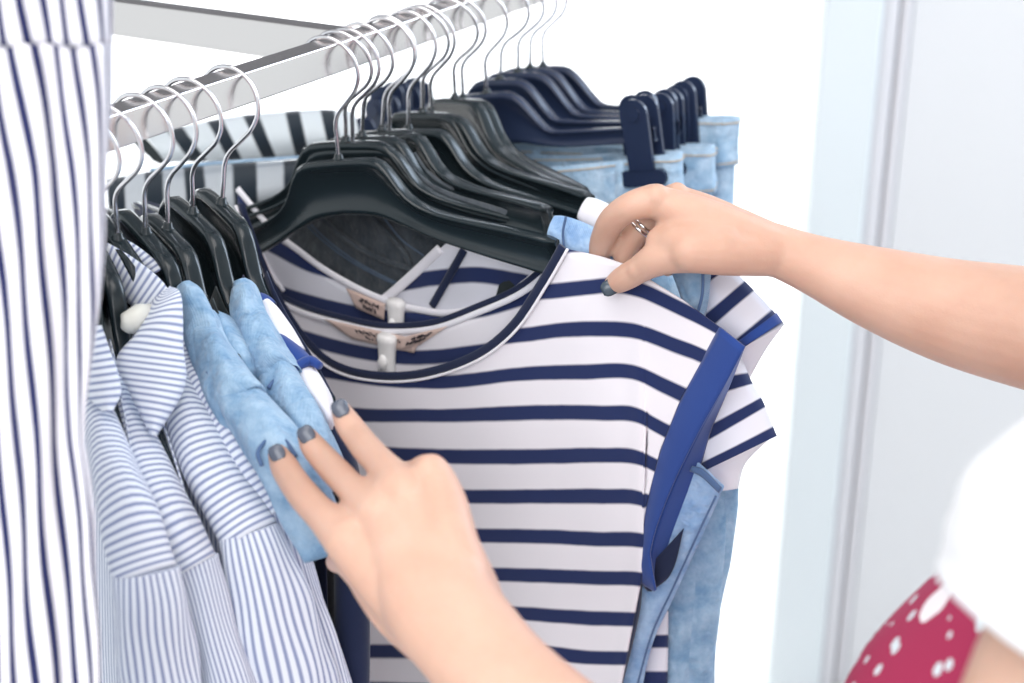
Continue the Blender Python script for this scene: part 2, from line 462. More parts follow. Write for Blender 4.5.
# the pulled-out tee and the row behind it
H('A', (339, 159), 356, (560, 257), 'black hanger pulled to the front inside the navy and white striped tee')
H('B', (352.6, 147), 379, (572, 251), 'black hanger directly behind the one in the front striped tee')
H('C', (346, 141), 371, (564, 246), 'thin-looking black hanger tucked second behind the front striped tee')
H('D', (362, 136), 394, (558, 241), 'black hanger third behind the front striped tee')
H('E', (382, 130), 418, (549, 232), 'black hanger just before the one ending in a light denim shoulder')
H('F', (390, 135), 414, (553, 225), 'black hanger ending in the light denim shoulder')
H('G', (408.6, 129), 436, (600, 232), 'thin-edged black hanger ending under the fingertips')
H('H', (423, 112), 448, (590, 222), 'black hanger behind the fingertips, in front of the white shoulder')
H('I', (432, 116), 453, (594, 212), 'black hanger ending in the white shoulder beside the hand')
H('J', (455, 98), 476, (578, 210), 'black hanger curving down in front of the light jeans')
H('K', (463, 98.5), 484, (588, 207), 'black shoulder hanger farthest back, right before the clip hangers')
H('L', (487, 93), 505, (643, 134), 'black clip hanger nearest, its big clip gripping the front light jeans', kind='clip', group='black clip hangers at the far end')
H('M', (500, 79), 529, (641, 129), 'black clip hanger second from the front, clip half hidden by the biggest one', kind='clip', group='black clip hangers at the far end')
H('N', (518, 72), 543, (667, 126), 'black clip hanger third from the front', kind='clip', group='black clip hangers at the far end')
H('O', (530, 68), 556, (672, 122), 'black clip hanger second from the far end', kind='clip', group='black clip hangers at the far end')
H('P', (543, 66), 565, (690, 113), 'black clip hanger farthest away at the end of the rail', kind='clip', group='black clip hangers at the far end')
# ------------------------------------------------------------------ cloth helpers
def plane_hit(px, py, p0, n):
    d = P(px, py, 1.0) - CAM
    return CAM + d * (((p0 - CAM) @ n) / (d @ n))

def front_n(h):
    """horizontal normal of a hanger's plane, facing the viewer"""
    n = np.cross(h.h, Z3); n /= np.linalg.norm(n)
    return n if n @ (CAM - h.B) > 0 else -n

class Curtain:
    """a vertical plane the cloth hangs in; hit() puts a sight line on it"""
    def __init__(self, p0, n, off): self.p0 = np.asarray(p0) + n * off; self.n = n
    def hit(self, px, py, o=0.0): return plane_hit(px, py, self.p0 + self.n * o, self.n)

def striped_panel(name, cur, xs, rows, ytop, kbot, mat, parent, wr=None, nrow=54, shift=None, ybot=None, k0=0, solid=.0012):
    """a hanging panel: rows = {k: (xs, ys)} where band k runs in the photograph; ytop(x) is the upper edge"""
    ks = sorted(rows); V = []; UV = []
    for x in xs:
        yk = np.array([float(smooth_interp([x], *rows[k])[0]) for k in ks])
        yt = ytop(x)
        kt = float(np.interp(yt, yk, ks)) if yk[0] <= yt else ks[0] - (yk[0] - yt) / 41.0
        kb = kbot
        if ybot is not None:
            yb = ybot(x)
            if yb is not None: kb = float(np.interp(yb, yk, ks)) if yb < yk[-1] else kbot
        for r in range(nrow):
            k = kt + (kb - kt) * r / (nrow - 1)
            if k < ks[0]: y = yk[0] - (ks[0] - k) * 41
            elif k > ks[-1]: y = yk[-1] + (k - ks[-1]) * 38
            else: y = float(smooth_interp([k], ks, yk)[0])
            xx = x + (shift(x, y) if shift else 0)
            V.append(cur.hit(xx, y, wr(x, y) if wr else 0)); UV.append((x / 100., k + k0))
    F = grid_faces(len(xs), nrow)
    return mesh_obj(name, V, F, mat, parent, uv=UV, solid=solid)

def band(name, cur, pts, half, mat, parent, o=0.0, n=60, thick=.0016, ns=10):
    """a ribbed band (neckband, binding) following pixels pts on the curtain; half = half width in metres"""
    c = cr(pts, n); w = [cur.hit(p[0], p[1], o) for p in c]
    mb = MB(); V, F, UV = tube(w, 1, ns, flat=(thick, half), up=cur.n)
    return mesh_obj(name, V, F, mat, parent, uv=UV)

def loft(name, ctr, mat, parent, ns=20, n=40, thick=.5, uvs=(8, 40), nz=.0, seed=0, sub=0, cap=True, uvrot=0.):
    """a soft tube of cloth: ctr rows (px, py, depth, width px[, thickness m]) -> world"""
    c = cr(ctr, n); p = np.array([P(q[0], q[1], q[2]) for q in c])
    t = np.gradient(p, axis=0); t /= np.linalg.norm(t, axis=1)[:, None]
    V = []; UV = []; L = np.concatenate([[0], np.cumsum(np.linalg.norm(np.diff(p, axis=0), axis=1))])
    r_ = np.random.default_rng(seed); ph = r_.uniform(0, 6, 6)
    for i in range(n):
        vd = p[i] - CAM; vd /= np.linalg.norm(vd)
        a = np.cross(vd, t[i]); a /= np.linalg.norm(a)
        b = np.cross(t[i], a)
        wx = c[i][3] / 2 * c[i][2] / F_PX
        wy = c[i][4] / 2 if c.shape[1] > 4 else wx * thick
        for k in range(ns):
            th = 2 * math.pi * k / ns
            d = 1 + nz * (math.sin(3 * th + ph[0] + 9 * L[i] * 4) + .7 * math.sin(5 * th + ph[1] - L[i] * 70) + .6 * math.sin(2 * th + ph[2] + L[i] * 110))
            V.append(p[i] + d * (wx * math.cos(th) * a + wy * math.sin(th) * b)); UV.append((k / ns * uvs[0], L[i] * uvs[1]))
    F = grid_faces(n, ns, close_c=True)
    if cap: F += [tuple(range(ns))[::-1], tuple((n - 1) * ns + k for k in range(ns))]
    return mesh_obj(name, V, F, mat, parent, uv=UV, sub=sub)

def wr(seed, amp=.0015, fx=.03, fy=.008):
    r_ = np.random.default_rng(seed); ph = r_.uniform(0, 6, 5)
    def f(x, y):
        return amp * (math.sin(x * fx + y * fy + ph[0]) + .6 * math.sin(x * fx * 2.1 - y * fy * 1.7 + ph[1]) + .4 * math.sin(y * .05 + x * .011 + ph[2]))
    return f

def garment(name, h, label, cat, mat, group=None, off=.013, lift=0., length=.62, flare=1.0, sleeve=None, sleeve_mat=None, neck=.075, depth=.07, per=.033, band_mat=None, back_dip=.03, front_dip=.11, sew=1.0, seed=0):
    """a top hanging on hanger h: back and front panels meeting over the shoulders and at the sides, neckband, short sleeves"""
    n = front_n(h); sgn = 1 if n @ h.Y < 0 else -1
    root = empty(name, h.B - Z3 * .06, label, cat, group)
    tx = np.array([q[0] for q in TEE_TOP]); tz = np.array([q[1] for q in TEE_TOP])
    xs = np.linspace(-1, 1, 45); nr = 30
    r_ = np.random.default_rng(seed + 77); ph = r_.uniform(0, 6, 6)
    for side, nm, dip in ((1, 'front_panel', front_dip), (-1, 'back_panel', back_dip)):
        V = []; UV = []
        for u in xs:
            x = u * .188; ax = abs(x)
            zt = np.interp(ax, tx, tz) + .0015
            if ax < neck: zt = np.interp(neck, tx, tz) + .0015 - dip * max(.45 if neck > .185 else 0, (1 - (ax / neck) ** 2) ** .6)
            top = h.w(x, 0, zt)
            bx = x * flare
            bot = h.B + h.h * bx; bot = bot - Z3 * (length + .05)
            for r in range(nr):
                s = r / (nr - 1); sd = min(1, s * 5)
                q = top * (1 - s) + bot * s
                edge = max(0, 1 - abs(u) ** 4)
                inner = 1 if ax < neck else min(1, s * 9)
                d = side * (.003 + lift + edge * (off * (.25 + .75 * inner) + (depth * .5 - off) * s))
                d += edge * s * (.004 * math.sin(x * 60 + ph[0] + side) + .003 * math.sin(x * 110 + ph[1] + s * 4))
                V.append(q + n * d); UV.append((x / per, -q[2] / per + ph[5]))
        mesh_obj(nm, V, grid_faces(len(xs), nr), mat, root, uv=UV, solid=.0011)
    if band_mat:
        pts = []
        for a in np.linspace(0, 2 * math.pi, 60):
            x = neck * math.cos(a); dip = front_dip if math.sin(a) > 0 else back_dip; side = 1 if math.sin(a) > 0 else -1
            zt = np.interp(neck, tx, tz) - dip * max(0, 1 - (x / neck) ** 2) ** .6
            pts.append(h.w(x, 0, zt) + n * side * (.004 + .010 * abs(math.sin(a))))
        V, F, UV = tube(pts, .0032, 8, caps=False)
        mesh_obj('neckband', V, F, band_mat, root, uv=UV)
    if sleeve:
        for s in (1, -1):
            zt = float(np.interp(.186, tx, tz))
            p0 = h.w(s * .165, 0, zt - .050); p1 = h.w(s * .20, 0, zt - .062) - Z3 * .01; p2 = p1 + s * h.h * .025 - Z3 * sleeve * .6; p3 = p1 + s * h.h * .035 - Z3 * sleeve
            c = cr([p0, p1, p2, p3], 16); V = []; UV = []; ns = 18
            for i, q in enumerate(c):
                wv = .052 + .010 * i / 15; dv = .010 + .012 * i / 15
                t_ = s * h.h * .62 - Z3 * .0 ; up_ = Z3 * .9 + s * h.h * .25
                for k in range(ns):
                    th = 2 * math.pi * k / ns
                    V.append(q + up_ * wv * .9 * math.cos(th) * (1 - .5 * i / 15) + s * h.h * wv * .5 * math.cos(th) * (-i / 15) + n * dv * math.sin(th)); UV.append((k / ns * 4, i / 15 * sleeve / per + s))
            mesh_obj('sleeve', V, grid_faces(16, ns, close_c=True), sleeve_mat or mat, root, uv=UV, solid=.001)
    return root

# ------------------------------------------------------------------ the pulled-out striped tee (front of the row)
hA = HN['A']; nA = front_n(hA)
tee = empty('striped_tee', hA.B - Z3 * .06, 'navy and white striped cap-sleeve tee pulled out between the two hands', 'tee', 'navy and white striped tees')
curA = Curtain(hA.B, nA, .014); curA2 = Curtain(hA.B, nA, -.013)
ROWS = {
    -1: ([230, 520, 600, 640, 720], [215, 246, 244, 246, 285]),
    0: ([230, 300, 430, 555, 590, 617, 640, 672, 713, 745], [265, 280, 292, 291, 287, 285, 290, 304, 325, 345]),
    1: ([230, 300, 430, 530, 560, 600, 640, 672, 704, 745], [312, 330, 340, 334, 330, 328.5, 332, 343.5, 356, 378]),
    2: ([230, 323, 400, 446, 520, 580, 640, 659, 680, 745], [350, 370, 381, 382, 374, 372, 374, 383, 393, 425]),
    3: ([230, 300, 360, 430, 600, 640, 656, 745], [392, 408, 414.5, 415, 413, 416, 425, 470]),
    4: ([230, 435, 560, 600, 640, 660, 745], [440, 456, 456, 455, 458, 467, 510]),
    5: ([230, 453, 560, 600, 640, 660, 745], [482, 496, 496, 496, 498, 506, 550]),
    6: ([230, 468, 560, 600, 640, 745], [523, 535, 537, 539, 540, 590]),
    7: ([230, 491, 560, 600, 640, 745], [564, 574, 576, 577.5, 579, 630]),
    8: ([230, 371, 520, 600, 640], [604, 611, 613, 618, 619]),
    9: ([230, 371, 413, 551, 600, 640], [646, 651, 651, 652, 657, 658]),
    10: ([230, 371, 600, 640], [683, 688, 695, 696]),
    11: ([230, 371, 600, 640], [720, 726, 733, 734])}
NECK = [(236, 205), (252, 250), (274, 300), (298, 338), (320, 361), (344, 374), (372, 380), (401, 381), (430, 377), (462, 367), (492, 351), (520, 325), (545, 287), (558, 265), (567, 249)]
SHO = [(567, 249), (600, 256), (630, 266), (649, 279), (685, 301), (721, 328)]
NSx, NSy = np.array(NECK + SHO[1:]).T
CUFF_L = [(721, 328), (700, 365), (680, 400), (660, 450), (645, 510), (640, 572)]
def ytopA(x): return float(np.interp(x, NSx, NSy))
def ybotA(x):
    if x <= 642: return None
    c = np.array(CUFF_L)[::-1]; return float(np.interp(x, c[:, 0], c[:, 1]))
def shiftA(x, y): return -.19 * max(0, y - 575) * max(0, min(1, (x - 430) / 210))
wA = wr(3, .0011, .028, .006)
def wrA(x, y):
    f = wA(x, y)
    f += .0015 * math.exp(-((x - 639) / 7) ** 2) * min(1, max(0, (y - 320) / 40))   # pressed fold near the armhole
    f += .003 * math.exp(-((x - 470) / 40) ** 2) * max(0, (y - 420) / 260)
    return f - .0035 * max(0, (x - 640) / 90)
xsA = np.concatenate([np.linspace(238, 560, 76), np.linspace(564, 636, 20), np.linspace(639, 642, 3), np.linspace(646, 721, 22)])
striped_panel('front_panel', curA, xsA, ROWS, ytopA, 12.5, M['tee'], tee, wrA, 70, shiftA, ybotA)
# back panel, seen through the neck opening
ROWB = {-1: ([230, 300, 400, 560], [215, 236, 255, 250]),
        0: ([230, 293, 382, 420, 481, 560], [262, 290, 316, 316, 309, 285]),
        1: ([230, 293, 340, 382, 420, 481, 560], [310, 334, 347, 355, 357, 351, 335]),
        2: ([230, 300, 400, 560], [352, 376, 396, 376]), 3: ([230, 560], [400, 420]), 4: ([230, 560], [441, 461])}
NECKB = [(238, 262), (259, 287), (298, 309), (346, 323), (385, 330), (433, 327), (478, 311), (520, 292), (550, 268), (566, 250)]
nb_ = np.array(NECKB)
striped_panel('back_panel', curA2, np.linspace(238, 566, 60), ROWB, lambda x: float(np.interp(x, nb_[:, 0], nb_[:, 1])), 12.5, M['tee'], tee, wr(9, .0010), 50)
nk = np.array(NECK)
def offset_curve(pts, d):
    p = cr(pts, 60); t = np.gradient(p, axis=0); t /= np.linalg.norm(t, axis=1)[:, None]
    return p + np.c_[t[:, 1], -t[:, 0]] * d
band('neckband', curA, offset_curve(NECK, 5.0), .0036, M['navy_dark'], tee, .0015)
band('piping', curA, offset_curve(NECK, -.5), .0011, M['white'], tee, .0022, thick=.0012)
band('back_neckband', curA2, offset_curve(NECKB, 4.5), .0026, M['navy_dark'], tee, .0008)
band('piping', curA2, offset_curve(NECKB, -1.5), .0026, M['white'], tee, .0012, thick=.0012)
# navy cuff round the armhole: the front strip, and the strip of the far side seen inside the opening
def strip(name, L_, R_, cur, mat, parent, oL=0, oR=0, n=40, m=8, solid=.0016, bulge=.002):
    a = cr(L_, n); b = cr(R_, n); V = []; UV = []
    for i in range(n):
        for j in range(m):
            f = j / (m - 1); q = a[i] * (1 - f) + b[i] * f
            V.append(cur.hit(q[0], q[1], oL * (1 - f) + oR * f + bulge * math.sin(math.pi * f))); UV.append((f, i / n * 10))
    return mesh_obj(name, V, grid_faces(n, m), mat, parent, uv=UV, solid=solid)
cu = strip('armhole_cuff', [(720, 327), (700, 364), (680, 400), (660, 450), (645, 510), (638, 556), (637, 578), (655, 591)],
           [(745, 347), (724, 387), (700, 430), (676, 478), (659, 520), (651, 548), (651, 560), (656, 590)], curA, M['navy'], tee, -.003, .004)
strip('cuff_inside', [(741, 350), (720, 392), (698, 432), (674, 480), (658, 522), (650, 550), (651, 572), (655, 588)],
      [(744, 347), (728, 388), (710, 432), (694, 490), (680, 530), (669, 562), (660, 586), (656, 590)], curA, M['navy'], tee, -.001, -.020, bulge=-.001)
strip('side_binding', [(636, 575), (632, 610), (624, 650), (615, 690), (606, 730)], [(642, 580), (639, 612), (630, 652), (620, 692), (611, 732)], curA, M['navy_dark'], tee, -.001, -.006)
# label and security pin inside the back of the neck
def inked_label(parent, cur, quad, o, seed):
    a, b, c, d = [np.array(q, float) for q in quad]
    V = []; n, m = 14, 5
    for i in range(n):
        for j in range(m):
            f = i / (n - 1); g = j / (m - 1)
            q = (a * (1 - f) + b * f) * (1 - g) + (d * (1 - f) + c * f) * g
            V.append(cur.hit(q[0], q[1], o + .0008 * math.sin(f * 5)))
    lab = mesh_obj('neck_label', V, grid_faces(n, m), M['label'], parent, solid=.0006, label='beige satin label')
    r_ = random.Random(seed); mb = MB()
    for row, (g0, f0, f1) in enumerate(((.36, .25, .80), (.70, .32, .74))):
        f = f0
        while f < f1:
            wv = r_.uniform(.035, .06); pts = []
            for k in range(5):
                ff = f + wv * k / 5; gg = g0 + r_.uniform(-.14, .14)
                q = (a * (1 - ff) + b * ff) * (1 - gg) + (d * (1 - ff) + c * ff) * gg
                pts.append(cur.hit(q[0], q[1], o + .0014 + .0008 * math.sin(ff * 5)))
            mb.tube(pts, .0005, 5); f += wv + .015
    mb.build('print', M['ink'], lab)
inked_label(tee, curA2, [(324, 319), (420, 340), (414, 353), (352, 339)], .0035, 1)
inked_label(tee, curA2, [(398, 350), (420, 345), (448, 326), (400, 338)], .0030, 8)
def pin(parent, cur, x, y, s=1.0, o=.006):
    c = cur.hit(x, y, o); up = cur.hit(x, y - 10, o) - c; sc = np.linalg.norm(up) / 10; up /= np.linalg.norm(up)
    rt = np.cross(up, cur.n); rt /= np.linalg.norm(rt)
    if rt @ _R < 0: rt = -rt
    mb = MB()
    prof = [(-20, 3), (-19.5, 8), (-17, 10.5), (-13, 10.5), (-11, 10), (-6, 9.4), (4, 8.8), (14, 9), (19, 9.2), (20, 6)]
    mb.tube([c + up * (-p[0]) * sc * s for p in prof], [p[1] * sc * s for p in prof], 20, flat=(1.0, .7), up=rt)
    o_ = mb.build('security_tag', M['tagplastic'], parent, label='white plastic security pin')
    m2 = MB(); b = c - up * 6 * sc * s + cur.n * 6.5 * sc * s
    m2.tube([b + up * 7 * sc * s, b, b - up * 9 * sc * s], [2 * sc * s, 6 * sc * s, 3 * sc * s], 14, flat=(1, .6), up=rt)
    m2.build('tag_boss', M['tagplastic'], o_)
pin(tee, curA2, 387, 354, 1.0)

# ------------------------------------------------------------------ second striped tee, right behind
hB = HN['B']; nB = nA
cB = hB.B * 0 + hA.B - nA * .030
teeB = empty('striped_tee', hB.B - Z3 * .06, 'navy and white striped tee with a white neckband, directly behind the pulled-out one', 'tee', 'navy and white striped tees')
curB = Curtain(cB, nA, .004); curB2 = Curtain(cB, nA, .0005)
RB1 = {-1: ([230, 560], [200, 235]), 0: ([230, 264, 304, 350, 450, 530], [228, 241, 262, 275, 277, 285]),
       1: ([230, 259, 291, 340, 369, 450, 530], [274, 286, 296, 308, 314, 320, 318]),
       2: ([230, 300, 400, 560], [318, 338, 358, 358]), 3: ([230, 560], [360, 400]), 4: ([230, 560], [401, 441])}
NB1 = [(236, 190), (256, 214), (275, 235), (297, 252), (320, 269), (345, 284), (369, 296), (395, 306), (420, 312), (450, 315), (490, 306), (530, 282), (556, 250)]
n1 = np.array(NB1)
striped_panel('front_panel', curB, np.linspace(238, 556, 56), RB1, lambda x: float(np.interp(x, n1[:, 0], n1[:, 1])), 11.5, M['tee2'], teeB, wr(5, .0012), 50)
band('neckband', curB, offset_curve(NB1, 2), .0030, M['white'], teeB, .0015)
RB2 = {-1: ([380, 560], [236, 236]), 0: ([380, 446, 480, 520, 560], [288, 276, 274, 281, 290]), 1: ([380, 560], [322, 326]), 2: ([380, 560], [362, 366]), 3: ([380, 560], [402, 406])}
NB2 = [(372, 305), (385, 298), (400, 286), (420, 268), (437, 252), (450, 240), (470, 236), (520, 240), (556, 248)]
n2 = np.array(NB2)
striped_panel('back_panel', curB2, np.linspace(372, 556, 40), RB2, lambda x: float(np.interp(x, n2[:, 0], n2[:, 1])), 11.5, M['tee2'], teeB, wr(6, .0015, .06), 40)
band('back_neckband', curB2, [(384, 300), (398, 288), (418, 270), (440, 249)], .0042, M['white'], teeB, .001, n=30)
band('hanging_loop', curB2, [(432, 306), (440, 292), (452, 271), (464, 250)], .0034, M['navy_dark'], teeB, .004, n=20)
inked_label(teeB, curB2, [(346, 288), (385, 304), (384, 320), (356, 308)], .0075, 5)
pin(teeB, curB2, 396, 318, .95, o=.0095)
band('hanging_loop', curB, [(257, 243), (266, 263), (275, 279), (284, 291)], .0016, M['white'], teeB, .003, n=20)
# ------------------------------------------------------------------ the left bunch: pinstriped shirts, denim jackets, colour-block top
def zstrip(name, L_, R_, vs, mat, parent, n=26, m=8, solid=.0012, bulge=.0, uscale=1.0, skew=0.):
    """cloth between two edges given as rows (px, py, depth); vs = stripe coordinate at each row"""
    a = cr(L_, n); b = cr(R_, n); v = cr([[q] for q in vs], n)[:, 0]; V = []; UV = []
    for i in range(n):
        for j in range(m):
            f = j / (m - 1); q = a[i] * (1 - f) + b[i] * f
            V.append(P(q[0], q[1], q[2] - bulge * math.sin(math.pi * f))); UV.append((f * uscale, v[i] - skew * f * (1 - i / n)))
    return mesh_obj(name, V, grid_faces(n, m), mat, parent, uv=UV, solid=solid)

def simple_body(h, mat, root, length=.5, per=.0055, depth=.03, seed=0, neck=.06, vertical=True):
    """front and back of a garment hanging from a hanger seen nearly edge-on"""
    n = front_n(h); tx = np.array([q[0] for q in TEE_TOP]); tz = np.array([q[1] for q in TEE_TOP])
    for side, nm in ((1, 'front_panel'), (-1, 'back_panel')):
        V = []; UV = []; us = np.linspace(-1, 1, 31); nr = 18
        for u in us:
            x = u * .182; ax = abs(x)
            zt = np.interp(max(ax, neck), tx, tz) + .001 - (0 if ax > neck else .035 * (1 - (ax / neck) ** 2) ** .5)
            top = h.w(x, 0, zt); bot = h.B + h.h * x * .97 - Z3 * (length + .08)
            for r in range(nr):
                s = r / (nr - 1); e = 1 - abs(u) ** 3
                d = side * (.004 + e * (.005 + depth * .5 * min(1, s * 3)))
                d += e * s * .004 * math.sin(x * 70 + seed + side)
                V.append(top * (1 - s) + bot * s + n * d); UV.append((x / per, s * length / per))
        mesh_obj(nm, V, grid_faces(31, nr), mat, root, uv=UV, solid=.001)

def arm_z(h, y):
    """depth of the hanger's front arm at image row y"""
    q = [proj(h.w(x, 0, np.interp(x, [k[0] for k in TEE_TOP], [k[1] for k in TEE_TOP]) - .012)) for x in np.linspace(.02, .19, 24)]
    return float(np.interp(y, [a[1] for a in q], [a[2] for a in q]))
def on_arm(h, rows, d=-.006, th=.030):
    """give rows the depth of the arm they are draped over, and a thickness that encloses it"""
    out = []
    for i, (x, y, z, wd) in enumerate(rows):
        k = min(1, .45 + .3 * i, .5 + .3 * (len(rows) - 1 - i))
        out.append((x, y, arm_z(h, y) + d, wd, th * k))
    return out

GS = 'blue pinstriped shirts on the left'
def shirt(h, label, yoke, sleeve, seed, per=.0046, thick=.55):
    root = empty('pinstriped_shirt', h.B - Z3 * .05, label, 'shirt', GS)
    simple_body(h, M['shirt_x'], root, seed=seed)
    loft('shoulder', on_arm(h, yoke, -.010, .040), M['shirt'], root, n=46, thick=thick, uvs=(6, 1 / per), nz=.03, seed=seed)
    zt_ = arm_z(h, 999) - .010 - sleeve[0][2]
    loft('sleeve', [(x, y, z + zt_, wd) for x, y, z, wd in sleeve], M['shirt_x'], root, n=40, ns=28, thick=thick, uvs=(30, 30), nz=.045, seed=seed + 5)
    # sleeve seam: a raised ridge where shoulder meets sleeve
    return root

sa = shirt(HN['l0'], 'pinstriped shirt whose pale sleeve hangs right beside the big striped dress',
           [(86, 372, 1.09, 20), (98, 412, 1.08, 30), (113, 468, 1.062, 48), (130, 520, 1.045, 60), (147, 575, 1.03, 66)],
           [(146, 570, 1.03, 66), (150, 600, 1.035, 74), (153, 640, 1.045, 78), (162, 700, 1.06, 86), (172, 790, 1.08, 92)], 1)
sb = shirt(HN['l1'], 'narrow pinstriped shirt second from the hanging striped dress',
           [(102, 360, 1.11, 20), (118, 398, 1.10, 30), (147, 468, 1.08, 46), (172, 524, 1.065, 52), (196, 566, 1.055, 46)],
           [(195, 560, 1.055, 46), (203, 588, 1.06, 44), (217, 640, 1.07, 46), (236, 710, 1.085, 56), (250, 790, 1.10, 60)], 2)
sc_ = shirt(HN['l2'], 'pinstriped shirt with a big pointed collar falling to the front',
            [(160, 345, 1.13, 34), (172, 380, 1.12, 40), (184, 410, 1.11, 44), (212, 474, 1.09, 54), (250, 537, 1.07, 60)],
            [(249, 531, 1.07, 60), (258, 562, 1.072, 72), (270, 610, 1.08, 86), (288, 690, 1.10, 98), (300, 790, 1.12, 104)], 3)
sd = shirt(HN['l3'], 'pinstriped shirt squeezed between the big-collared shirt and the denim jackets',
           [(178, 335, 1.15, 24), (190, 368, 1.14, 30), (207, 400, 1.13, 34), (240, 455, 1.11, 40), (278, 515, 1.095, 38)],
           [(277, 510, 1.095, 38), (287, 545, 1.10, 38), (303, 600, 1.11, 42), (328, 690, 1.13, 50), (345, 790, 1.15, 54)], 4)
# collars
def flap(name, rows_l, rows_r, v, mat, parent, **k): return zstrip(name, rows_l, rows_r, v, mat, parent, **k)
flap('collar', [(154, 300, 1.125), (138, 332, 1.105), (117, 360, 1.092), (130, 392, 1.085), (152, 436, 1.078)],
     [(170, 287, 1.13), (181, 296, 1.115), (183, 345, 1.10), (184, 388, 1.092), (155, 437, 1.078)], [0, 5, 10, 15, 21], M['shirt'], sc_, n=40, skew=7, bulge=.006, solid=.0016)
flap('collar_stand', [(98, 272, 1.165), (118, 292, 1.15), (138, 314, 1.135), (150, 334, 1.125)],
     [(108, 243, 1.165), (135, 259, 1.15), (162, 281, 1.135), (176, 304, 1.125)], [0, 5, 10, 15], M['shirt'], sc_, n=30, bulge=.004)
flap('collar', [(104, 243, 1.185), (125, 256, 1.175), (150, 276, 1.165)], [(108, 232, 1.185), (135, 245, 1.175), (164, 268, 1.165)], [0, 5, 11], M['shirt'], sd, n=24, bulge=.003)
flap('collar', [(84, 318, 1.12), (84, 350, 1.09), (86, 392, 1.07), (104, 412, 1.06)], [(96, 310, 1.12), (108, 345, 1.09), (121, 388, 1.07), (112, 412, 1.06)], [0, 5, 11, 14], M['shirt'], sb, n=30, bulge=.004)
mb = MB(); c0 = P(124, 326, 1.105)
mb.tube([P(126, 330, 1.112), P(130, 324, 1.111), P(142, 316, 1.118), P(154, 311, 1.125)], [.004, .0085, .0085, .005], 14)
mb.build('collar_stay', M['cream'], sc_, label='cream plastic collar stay')

GJ = 'light denim jackets'
def jacket(h, label, parts, seed, body):
    root = empty('denim_jacket', h.B - Z3 * .05, label, 'jacket', GJ)
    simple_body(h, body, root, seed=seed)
    for nm, rows, k in parts: loft(nm, on_arm(h, rows, -.012 if nm == 'sleeve' else -.020, .034), M['denim_light'], root, n=60, ns=36, thick=k, uvs=(4, 30), nz=.06, seed=seed)
    return root
def seamline(px, h, parent, rad=.0011, name='seam'):
    c = cr([(a, b, arm_z(h, b) - .0300) for a, b in px], 20)
    return MB().tube([P(*q) for q in c], rad, 6).build(name, M['denim_shade'], parent)
j1 = jacket(HN['l4'], 'light denim jacket with the wider sleeve, its cuff under the lowest fingertip',
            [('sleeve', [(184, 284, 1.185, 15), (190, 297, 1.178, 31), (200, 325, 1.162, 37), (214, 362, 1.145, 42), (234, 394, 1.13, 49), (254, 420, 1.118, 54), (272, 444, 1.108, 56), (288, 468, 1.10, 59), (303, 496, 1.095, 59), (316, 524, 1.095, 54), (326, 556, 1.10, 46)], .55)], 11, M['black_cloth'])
seamline([(207, 372), (213, 378), (224, 379), (233, 374)], HN['l4'], j1)
seamline([(236, 410), (247, 403), (258, 402), (266, 408)], HN['l4'], j1)
seamline([(262, 466), (258, 452), (268, 440), (284, 440), (296, 456)], HN['l4'], j1, .0015, 'cuff_edge')
j2 = jacket(HN['l5'], 'light denim jacket with the narrower rolled sleeve between the hanger and the white sleeve',
            [('sleeve', [(239, 280, 1.205, 13), (243, 291, 1.198, 28), (248, 315, 1.185, 35), (264, 350, 1.167, 37), (282, 384, 1.152, 40), (299, 414, 1.14, 40), (314, 440, 1.13, 37), (328, 464, 1.125, 32), (340, 488, 1.125, 26)], .6),
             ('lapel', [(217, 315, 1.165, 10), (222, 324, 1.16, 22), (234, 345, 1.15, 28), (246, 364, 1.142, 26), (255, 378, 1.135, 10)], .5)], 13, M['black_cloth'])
seamline([(268, 388), (275, 380), (284, 376), (293, 378)], HN['l5'], j2, .0014, 'cuff_edge')
seamline([(238, 366), (244, 370), (252, 368)], HN['l5'], j2)
loft('rolled_cuff', on_arm(HN['l4'], [(198, 318, 1, 36), (206, 338, 1, 42), (216, 362, 1, 46), (230, 386, 1, 50), (241, 402, 1, 55), (246, 409, 1, 56), (247, 410, 1, 44)], -.012, .041), M['denim_light'], j1, n=40, ns=36, nz=.055, seed=51)
loft('rolled_cuff', on_arm(HN['l5'], [(244, 302, 1, 30), (249, 318, 1, 36), (258, 338, 1, 40), (268, 358, 1, 43), (277, 374, 1, 46), (280, 380, 1, 46), (281, 381, 1, 36)], -.012, .041), M['denim_light'], j2, n=40, ns=36, nz=.055, seed=52)
# colour-block top, white with a navy band and navy body
cb = empty('colour_block_top', HN['l6'].B - Z3 * .05, 'white and navy colour-block top whose white sleeve shows beside the fingers', 'top')
simple_body(HN['l6'], M['navy_dark'], cb, seed=17)
loft('neckband', on_arm(HN['l6'], [(255, 297, 1.222, 8), (259, 300, 1.217, 16), (265, 304, 1.213, 18), (271, 308, 1.21, 16)], -.008, .032), M['navy'], cb, n=16)
loft('shoulder', on_arm(HN['l6'], [(264, 303, 1.216, 14), (271, 316, 1.208, 22), (282, 336, 1.198, 27), (293, 356, 1.19, 28)], -.010, .034), M['white'], cb, n=24, nz=.02, seed=2)
loft('sleeve_band', on_arm(HN['l6'], [(274, 338, 1.198, 12), (284, 350, 1.192, 26), (297, 364, 1.187, 30), (307, 376, 1.182, 26)], -.012, .036), M['navy'], cb, n=24, nz=.03, seed=3)
loft('sleeve_band_edge', on_arm(HN['l6'], [(289, 373, 1.176, 6), (298, 366, 1.171, 10), (310, 361, 1.171, 11), (320, 366, 1.177, 8)], -.026, .014), M['navy'], cb, n=20)
